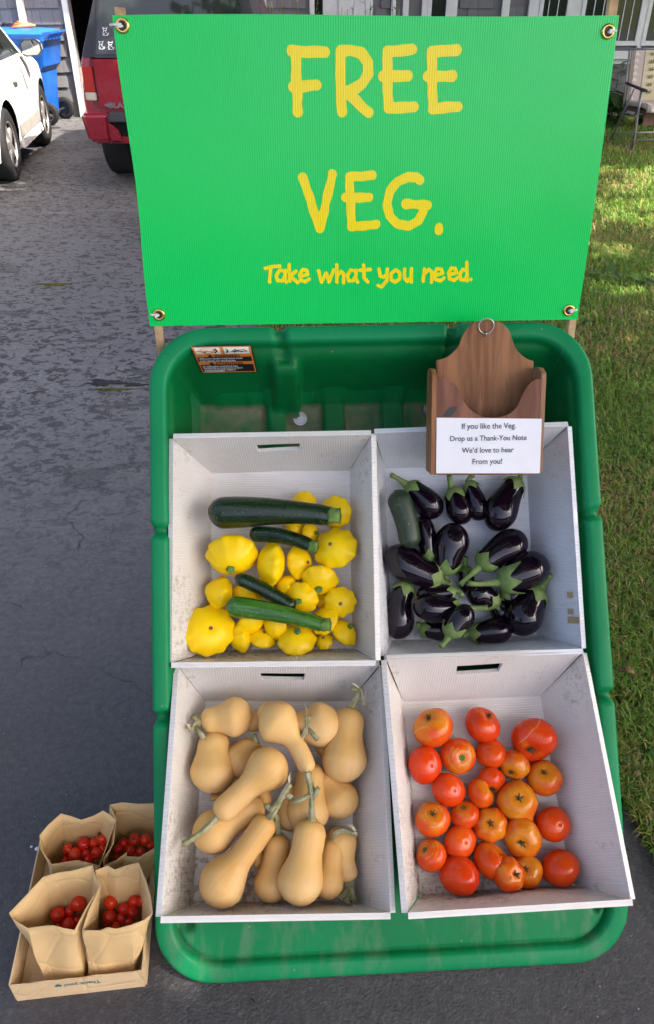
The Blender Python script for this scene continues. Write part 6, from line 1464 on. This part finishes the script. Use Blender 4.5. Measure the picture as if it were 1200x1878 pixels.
def bushy(name, label, cat, loc, hgt, rx, nl, L_, W_, m='leaf', stems=5, up=.5, grp=None):
    t = thing(name, label, cat, loc, None, grp); it = []; sb = MB()
    for k in range(stems):
        a = rnd.uniform(0, 6.28); r = rx*rnd.uniform(.1, .7); top = Vector((math.cos(a)*r, math.sin(a)*r, hgt*rnd.uniform(.7, 1))); mid = top*.5+Vector((0, 0, hgt*.1)); pts = [Vector((0, 0, 0))*1+Vector((math.cos(a), math.sin(a), 0))*r*.2, mid, top]; sb.tube(pts, [.008, .006, .003], 6)
        for q in range(nl//stems):
            f = rnd.uniform(.15, 1); c = pts[0].lerp(mid, f*2) if f < .5 else mid.lerp(top, f*2-1); az = rnd.uniform(0, 6.28); d = Vector((math.cos(az), math.sin(az), rnd.uniform(-.2, 1)*up)).normalized(); it.append((c, d, Vector((0, 0, 1)), L_*rnd.uniform(.6, 1.2), W_*rnd.uniform(.7, 1.2), rnd.uniform(.1, .6)))
    leaves_mesh('leaves', it, MATS[m], t); sb.build('stem', MATS['leaf_stem'], t, True); return t
MATS['leaf_stem'] = simple('green_plant_stem', (.10, .15, .04), .7, .3)
bushy('foundation_shrub', 'dark green leafy shrub at the house wall between sign edge and patio chair', 'shrub', at_y(1118, 250, 11.3).xyz*Vector((1, 1, 0)) if False else Vector((at_y(1118, 235, 11.0).x, 11.0, 0)), .50, .5, 150, .20, .10, 'leaf', 12)
bushy('foundation_shrub', 'low dark shrub at the house wall behind the patio chair', 'shrub', Vector((at_y(1180, 235, 11.2).x, 11.2, 0)), .38, .5, 110, .18, .09, 'leaf', 10)
for k, (px, h, lab) in enumerate(((515, 1.5, 'tall thin flowering stems before the grey shingles just right of the garage'), (560, 1.45, 'tall thin leafy stems beside the first white trim board'), (640, 1.42, 'leafy hanging plant before the white door'), (680, 1.5, 'tall leafy stems right of the white door'), (735, 1.48, 'tall weedy stems between the two white trim boards right of the door'))):
    bushy('tall_plant', lab, 'plant', Vector((hx(px)*.975, 11.7, 0)), h, .28, 90, .11, .022, 'weed', 7, 1.2)
b_ = at_z(1128, 240); t_ = thing('vine', 'thin vine climbing the grey shingles left of the patio chair', 'vine', (hx(1128, .3), WY-.04, 0)); sb = MB(); sb.tube([(0, 0, 0), (.02, 0, .3), (-.02, 0, .5), (.05, 0, .66)], .005, 6); sb.build('stem', MATS['leaf_stem'], t_, True)
leaves_mesh('leaves', [((Vector((.02*math.sin(k), -.01, .1+.05*k))), Vector((math.cos(k*2.2), -.2, .3)).normalized(), Vector((0, -1, .3)), .14, .018, .5) for k in range(12)], MATS['leaf'], t_)
def rosette(px, py, n, L_, W_, label, name='weed', m='weed', lift=.02):
    p = at_z(px, py); t = thing(name, label, 'weed', p); it = []
    for k in range(n):
        a = k*2.4+rnd.uniform(-.3, .3); r = rnd.uniform(.2, 1); d = Vector((math.cos(a), math.sin(a), rnd.uniform(.15, .7))).normalized(); it.append((Vector((math.cos(a)*.02*r, math.sin(a)*.02*r, lift*rnd.random())), d, Vector((0, 0, 1)), L_*rnd.uniform(.6, 1.15), W_*rnd.uniform(.7, 1.2), rnd.uniform(.2, .6)))
    leaves_mesh('leaves', it, MATS[m], t); return t
rosette(1186, 1432, 26, .085, .036, 'broad leaved green weed at the lawn edge beside the cart, lower right'); rosette(1168, 1408, 14, .06, .024, 'smaller broad leaved weed just above the big one at the lawn edge')
rosette(1112, 508, 22, .11, .06, 'round leaved weed in the shaded lawn right of the sign'); rosette(1178, 522, 16, .12, .06, 'second round leaved weed in the shaded lawn, by the picture edge', )
rosette(1180, 602, 18, .07, .03, 'bright green weed in the lawn right of the upper cart corner'); rosette(1066, 590, 6, .07, .04, 'two or three flat leaves beside the right wooden stake')
def dead_leaf(px, py, L_, a, label, tilt=.4):
    p = at_z(px, py, .028); d = Vector((math.cos(a), math.sin(a), .15)).normalized(); V = []; F = []; n = 7
    lob = [(.0, .04), (.15, .35), (.3, .8), (.42, .5), (.58, 1), (.7, .55), (.85, .5), (1, .03)]
    s = Vector((-d.y, d.x, 0))
    for k, (t_, w_) in enumerate(lob):
        c = d*(L_*(t_-.5)); z = Vector((0, 0, 1)); cu = .18*L_*math.sin(t_*4+a)
        V += [c-s*(w_*L_*.32)+z*(.10*L_*w_+cu), c+z*cu*.6, c+s*(w_*L_*.36)+z*(.22*L_*w_*tilt+cu)]
    for k in range(len(lob)-1):
        for j in (0, 1): F.append((3*k+j, 3*k+j+1, 3*k+4+j, 3*k+3+j))
    o = mesh('fallen_leaf', V, F, MATS['dead']); o.location = p; sd = o.modifiers.new('t', 'SOLIDIFY'); sd.thickness = .0006; tag(o, label, 'leaf', 'fallen dry leaves on the lawn')
for a in ((1146, 858, .055, 1.2, 'curled brown leaf on the grass right of the eggplant crate'), (1141, 606, .05, .4, 'pale tan leaf on the brown patch of lawn near the upper right cart corner'), (1196, 1022, .06, 2.0, 'brown leaf at the picture edge in the middle of the lawn strip'), (1150, 1232, .045, -.3, 'tan leaf in dry grass beside the right rim notch'), (1168, 1418, .03, .8, 'small brown leaf among the weeds at the lawn edge'), (1112, 425, .07, .5, 'brown leaf on shaded grass beside the sign'), (1158, 345, .08, 2.4, 'dark brown leaf on the sunlit grass below the chair'), (1195, 496, .09, 1.0, 'brown leaf at the picture edge beside the round leaved weeds'), (1100, 700, .03, 1.0, 'tiny orange leaf on grass beside the right rim')): dead_leaf(*a)
MATS['moss'] = simple('yellow_green_moss', (.12, .105, .022), .95, .1, var=.35, vs=60, bump=.8, bs=90); MATS['oldasphalt'] = simple('worn_old_asphalt', (.055, .053, .05), .95, .2, var=.4, vs=120, bump=.9, bs=160)
def patch(name, px, py, w_, h_, m, label, seed, z=.004):
    rg = random.Random(seed); p = at_z(px, py); n = 40; V = [Vector((0, 0, 0))]; ph = [rg.uniform(0, 6.28) for _ in range(5)]
    for k in range(n):
        a = 6.2832*k/n; r = 1+.22*math.sin(3*a+ph[0])+.16*math.sin(5*a+ph[1])+.12*math.sin(9*a+ph[2])+.08*math.sin(14*a+ph[3]); V.append(Vector((math.cos(a)*w_*r, math.sin(a)*h_*r, -.003)))
    for k in range(n): V.append(V[k+1]*.86+Vector((0, 0, .0026)))
    V[0] = Vector((0, 0, .0)); F = [(k+1, (k+1) % n+1, n+1+(k+1) % n, n+1+k) for k in range(n)]+[(0, n+1+k, n+1+(k+1) % n) for k in range(n)]
    o = mesh(name, V, F, m); o.location = (p.x, p.y, z); stuff(o); o['label'] = label
patch('moss', 206, 715, .085, .013, MATS['moss'], 'yellow green moss in the driveway crack left of the cart', 1); patch('moss', 100, 522, .10, .026, MATS['moss'], 'mossy crack in the driveway further back', 2)
patch('worn_asphalt', 195, 702, .09, .035, MATS['oldasphalt'], 'worn hollow in the driveway above the moss', 3, .0035); patch('worn_asphalt', 250, 706, .06, .018, MATS['oldasphalt'], 'worn spot in the driveway against the cart', 4, .0035)
# pebbles, seeds and crumbs on the tarmac: nobody could count them
mb = MB(); rg = random.Random(5)
def crumb(x, y, r):
    s = [Vector((rg.uniform(.6, 1.3)*r*math.cos(a), rg.uniform(.6, 1.3)*r*math.sin(a), 0)) for a in (0, 1.2, 2.5, 3.8, 5.1)]; o = Vector((x, y, .0005)); mb.add([o+p for p in s]+[o+p*.6+Vector((0, 0, r*.8)) for p in s], [(i, (i+1) % 5, 5+(i+1) % 5, 5+i) for i in range(5)]+[(5, 6, 7, 8, 9)])
for k in range(520):
    y = rg.uniform(.5, 8)**1.0; x = rg.uniform(-.45*(y*.82+.93)-.1, edge_x(y)-.03); crumb(x, y, rg.uniform(.0006, .0019)*(1+y*.22))
o = mb.build('grit', simple('pale_grit', (.42, .38, .32), .9, .2, var=.4, vs=3)); stuff(o); o['label'] = 'pale grit and crumbs scattered on the dark driveway'
def pebble(px, py, r, label):
    p = at_z(px, py); b = MB(); V = []; n = 10
    b.tube([(0, 0, 0), (0, 0, r*.25), (0, 0, r*.6), (0, 0, r*.8)], [r*.8, r, r*.75, r*.25], 9); o = b.build('white_pebble', MATS['paper'], None, True); o.location = p; tag(o, label, 'pebble')
pebble(68, 1557, .0048, 'small white pebble on the driveway beside the cardboard tray'); pebble(58, 1553, .003, 'smaller white chip just left of the pebble beside the tray')

MATS['twig'] = simple('brown_twig', (.09, .065, .04), .9, .2)
def twig(px, py, qx, qy, label):
    a, c = at_z(px, py, .004), at_z(qx, qy, .006); m = (a+c)/2+Vector((.01, -.012, .004)); o = (a+c)/2; b = MB(); b.tube([a-o, m-o, c-o], [.0016, .002, .0012], 5); d = (c-a)*.3; b.tube([m-o, m-o+Vector((d.y, -d.x, .004))*.5], [.0013, .0008], 4); k = b.build('twig', MATS['twig'], None, True); k.location = o; tag(k, label, 'twig')
twig(146, 478, 143, 499, 'thin twig on the flaking driveway left of the sign'); twig(205, 708, 191, 736, 'forked twig lying across the mossy driveway crack'); twig(210, 676, 228, 684, 'small dark twig just above the mossy crack'); twig(48, 722, 84, 716, 'straight thin twig on the driveway at far left'); twig(462, 1832, 470, 1846, 'tiny twig on the driveway below the cart lip')

# ------------------------------------------------------------------ the maple whose crown shades the cart (it stands right of the camera)
tree = thing('maple_tree', 'broad maple standing right of the driveway, shading the cart', 'tree', (5.6, -1.4, 0))
TO = Vector((5.6, -1.4, 0)); sb = MB(); sb.tube([(0, 0, -.05), (.02, 0, .5), (-.05, .1, 1.6), (-.15, .3, 2.6)], [.34, .27, .23, .21], 14); sb.build('trunk', MATS['bark'], tree, True)
limbs = []
sb = MB()
for e in ((-2.2, .8, 5.2), (-1.0, 2.8, 5.4), (-3.6, 3.6, 5.6), (-2.2, 5.6, 5.3), (.2, 1.2, 6.2), (-4.2, 1.4, 5.4), (-4.6, 6.4, 5.2), (1.4, 3.4, 5.4)):
    e = Vector(e); a = Vector((-.15, .3, 2.5)); pts = [a, a.lerp(e, .35)+Vector((0, 0, .5)), a.lerp(e, .7)+Vector((0, 0, .35)), e]; sb.tube(pts, [.13, .09, .06, .025], 8); limbs.append(pts)
sb.build('limb', MATS['bark'], tree, True)
def crown(name, parent, seed, n, ctr, rx, ry, rz, keep, lo=.16, hi=.30):
    V = []; F = []; T = []; rg = random.Random(seed); TO = Vector(parent.location)
    for k_ in range(n):
        u = Vector((rg.gauss(0, 1), rg.gauss(0, 1), rg.gauss(0, 1))).normalized()*(rg.random()**(1/2.2)); p = Vector((ctr[0]+u.x*rx, ctr[1]+u.y*ry, ctr[2]+u.z*rz))
        if rg.random() > keep(p): continue
        d = Vector((rg.gauss(0, 1), rg.gauss(0, 1), rg.gauss(0, .6))).normalized(); s = d.orthogonal().normalized(); s.rotate(Quaternion(d, rg.uniform(0, 6.28))); L_ = rg.uniform(lo, hi); k = len(V); q = p-TO
        V += [q, q+d*L_*.45+s*L_*.42, q+d*L_, q+d*L_*.5-s*L_*.42, q+d*L_*.3+s*L_*.1+Vector((0, 0, .03))]; F += [(k, k+1, k+4), (k+1, k+2, k+4), (k+2, k+3, k+4), (k+3, k, k+4)]; T += [rg.random()]*5
    o = mesh(name, V, F, MATS['tree_leaf'], parent, False); at = o.data.color_attributes.new('tint', 'FLOAT_COLOR', 'POINT'); at.data.foreach_set('color', np.repeat(np.array(T, dtype=np.float32), 4)); return o
def lawn_keep(p):  # crown thinned along the sun direction to place sun on lawn and car
    g = p-SUN*(p.z/SUN.z)
    gap = math.sin(p.x*1.9+p.z)*math.sin(p.y*1.7+1.3*p.x)*math.sin(p.z*2.3+p.y)
    if 1.5 < g.x < 5.8 and 4.4 < g.y < 10.4:
        k = .05
        if math.sin(g.x*3.1+g.y*1.3)*math.sin(g.y*2.6-g.x) > .30: k += .35
        if 5.0 < g.y < 6.1: k += .35
        if g.y > 8.7: k = 1.0
        return k
    if g.x < -2.85 and 5.5 < g.y < 10.6: return .03
    if g.x < 1.5 or g.y > 8.7: return 1.0
    return .0 if gap > .6 else .7
crown('crown', tree, 12, 25000, (3.4, 2.9, 5.6), 5.6, 6.9, 1.6, lawn_keep, .18, .36)
shade_tree = thing('maple_tree', 'smaller maple on the lawn right of the house window', 'tree', (8.9, 7.2, 0))  # added out of view to keep the sun off house front and chair
sb = MB(); sb.tube([(0, 0, -.05), (0, 0, .5), (-.1, .1, 1.8), (-.5, .8, 4.6)], [.24, .18, .15, .08], 12); sb.build('trunk', MATS['bark'], shade_tree, True)
crown('crown', shade_tree, 31, 9000, (7.2, 9.6, 5.6), 4.4, 3.4, 1.5, lawn_keep, .2, .36)
tree2 = thing('linden_tree', 'lower dense tree standing left behind the camera', 'tree', (-6.2, -9.5, 0))
sb = MB(); sb.tube([(0, 0, -.05), (.02, 0, .6), (.1, .1, 1.8), (.2, .2, 4)], [.26, .2, .17, .1], 12); sb.build('trunk', MATS['bark'], tree2, True)
crown('crown', tree2, 5, 1800, (-8.0, -9.2, 4.0), 3.2, 2.8, 2.8, lambda p: 1.0, .22, .42)

hedge = thing('added_hedge', 'waist high dark green hedge behind the camera beside the street', 'hedge', (0, -5.2, 0))  # added out of view so the sign reflects dark foliage, not sunlit street
it = []
for k in range(2600):
    x, y, z = rnd.uniform(-9, 9), rnd.uniform(-.45, .45), rnd.uniform(0, 1.25); f = rnd.choice((0, 1, 2))
    if f == 0: y = .42+rnd.uniform(-.1, .06)
    elif f == 1: z = 1.2+rnd.uniform(-.1, .06)
    d = Vector((rnd.gauss(0, 1), rnd.gauss(0, 1), rnd.gauss(.3, 1))).normalized(); it.append((Vector((x, y, z)), d, Vector((0, 0, 1)), rnd.uniform(.12, .2), .09, .3))
leaves_mesh('foliage', it, MATS['leaf'], hedge)
b = MB(); b.box((-9, -.34, 0), (9, .34, 1.12)); b.build('added_hedge_core', MATS['leaf_stem'], hedge)
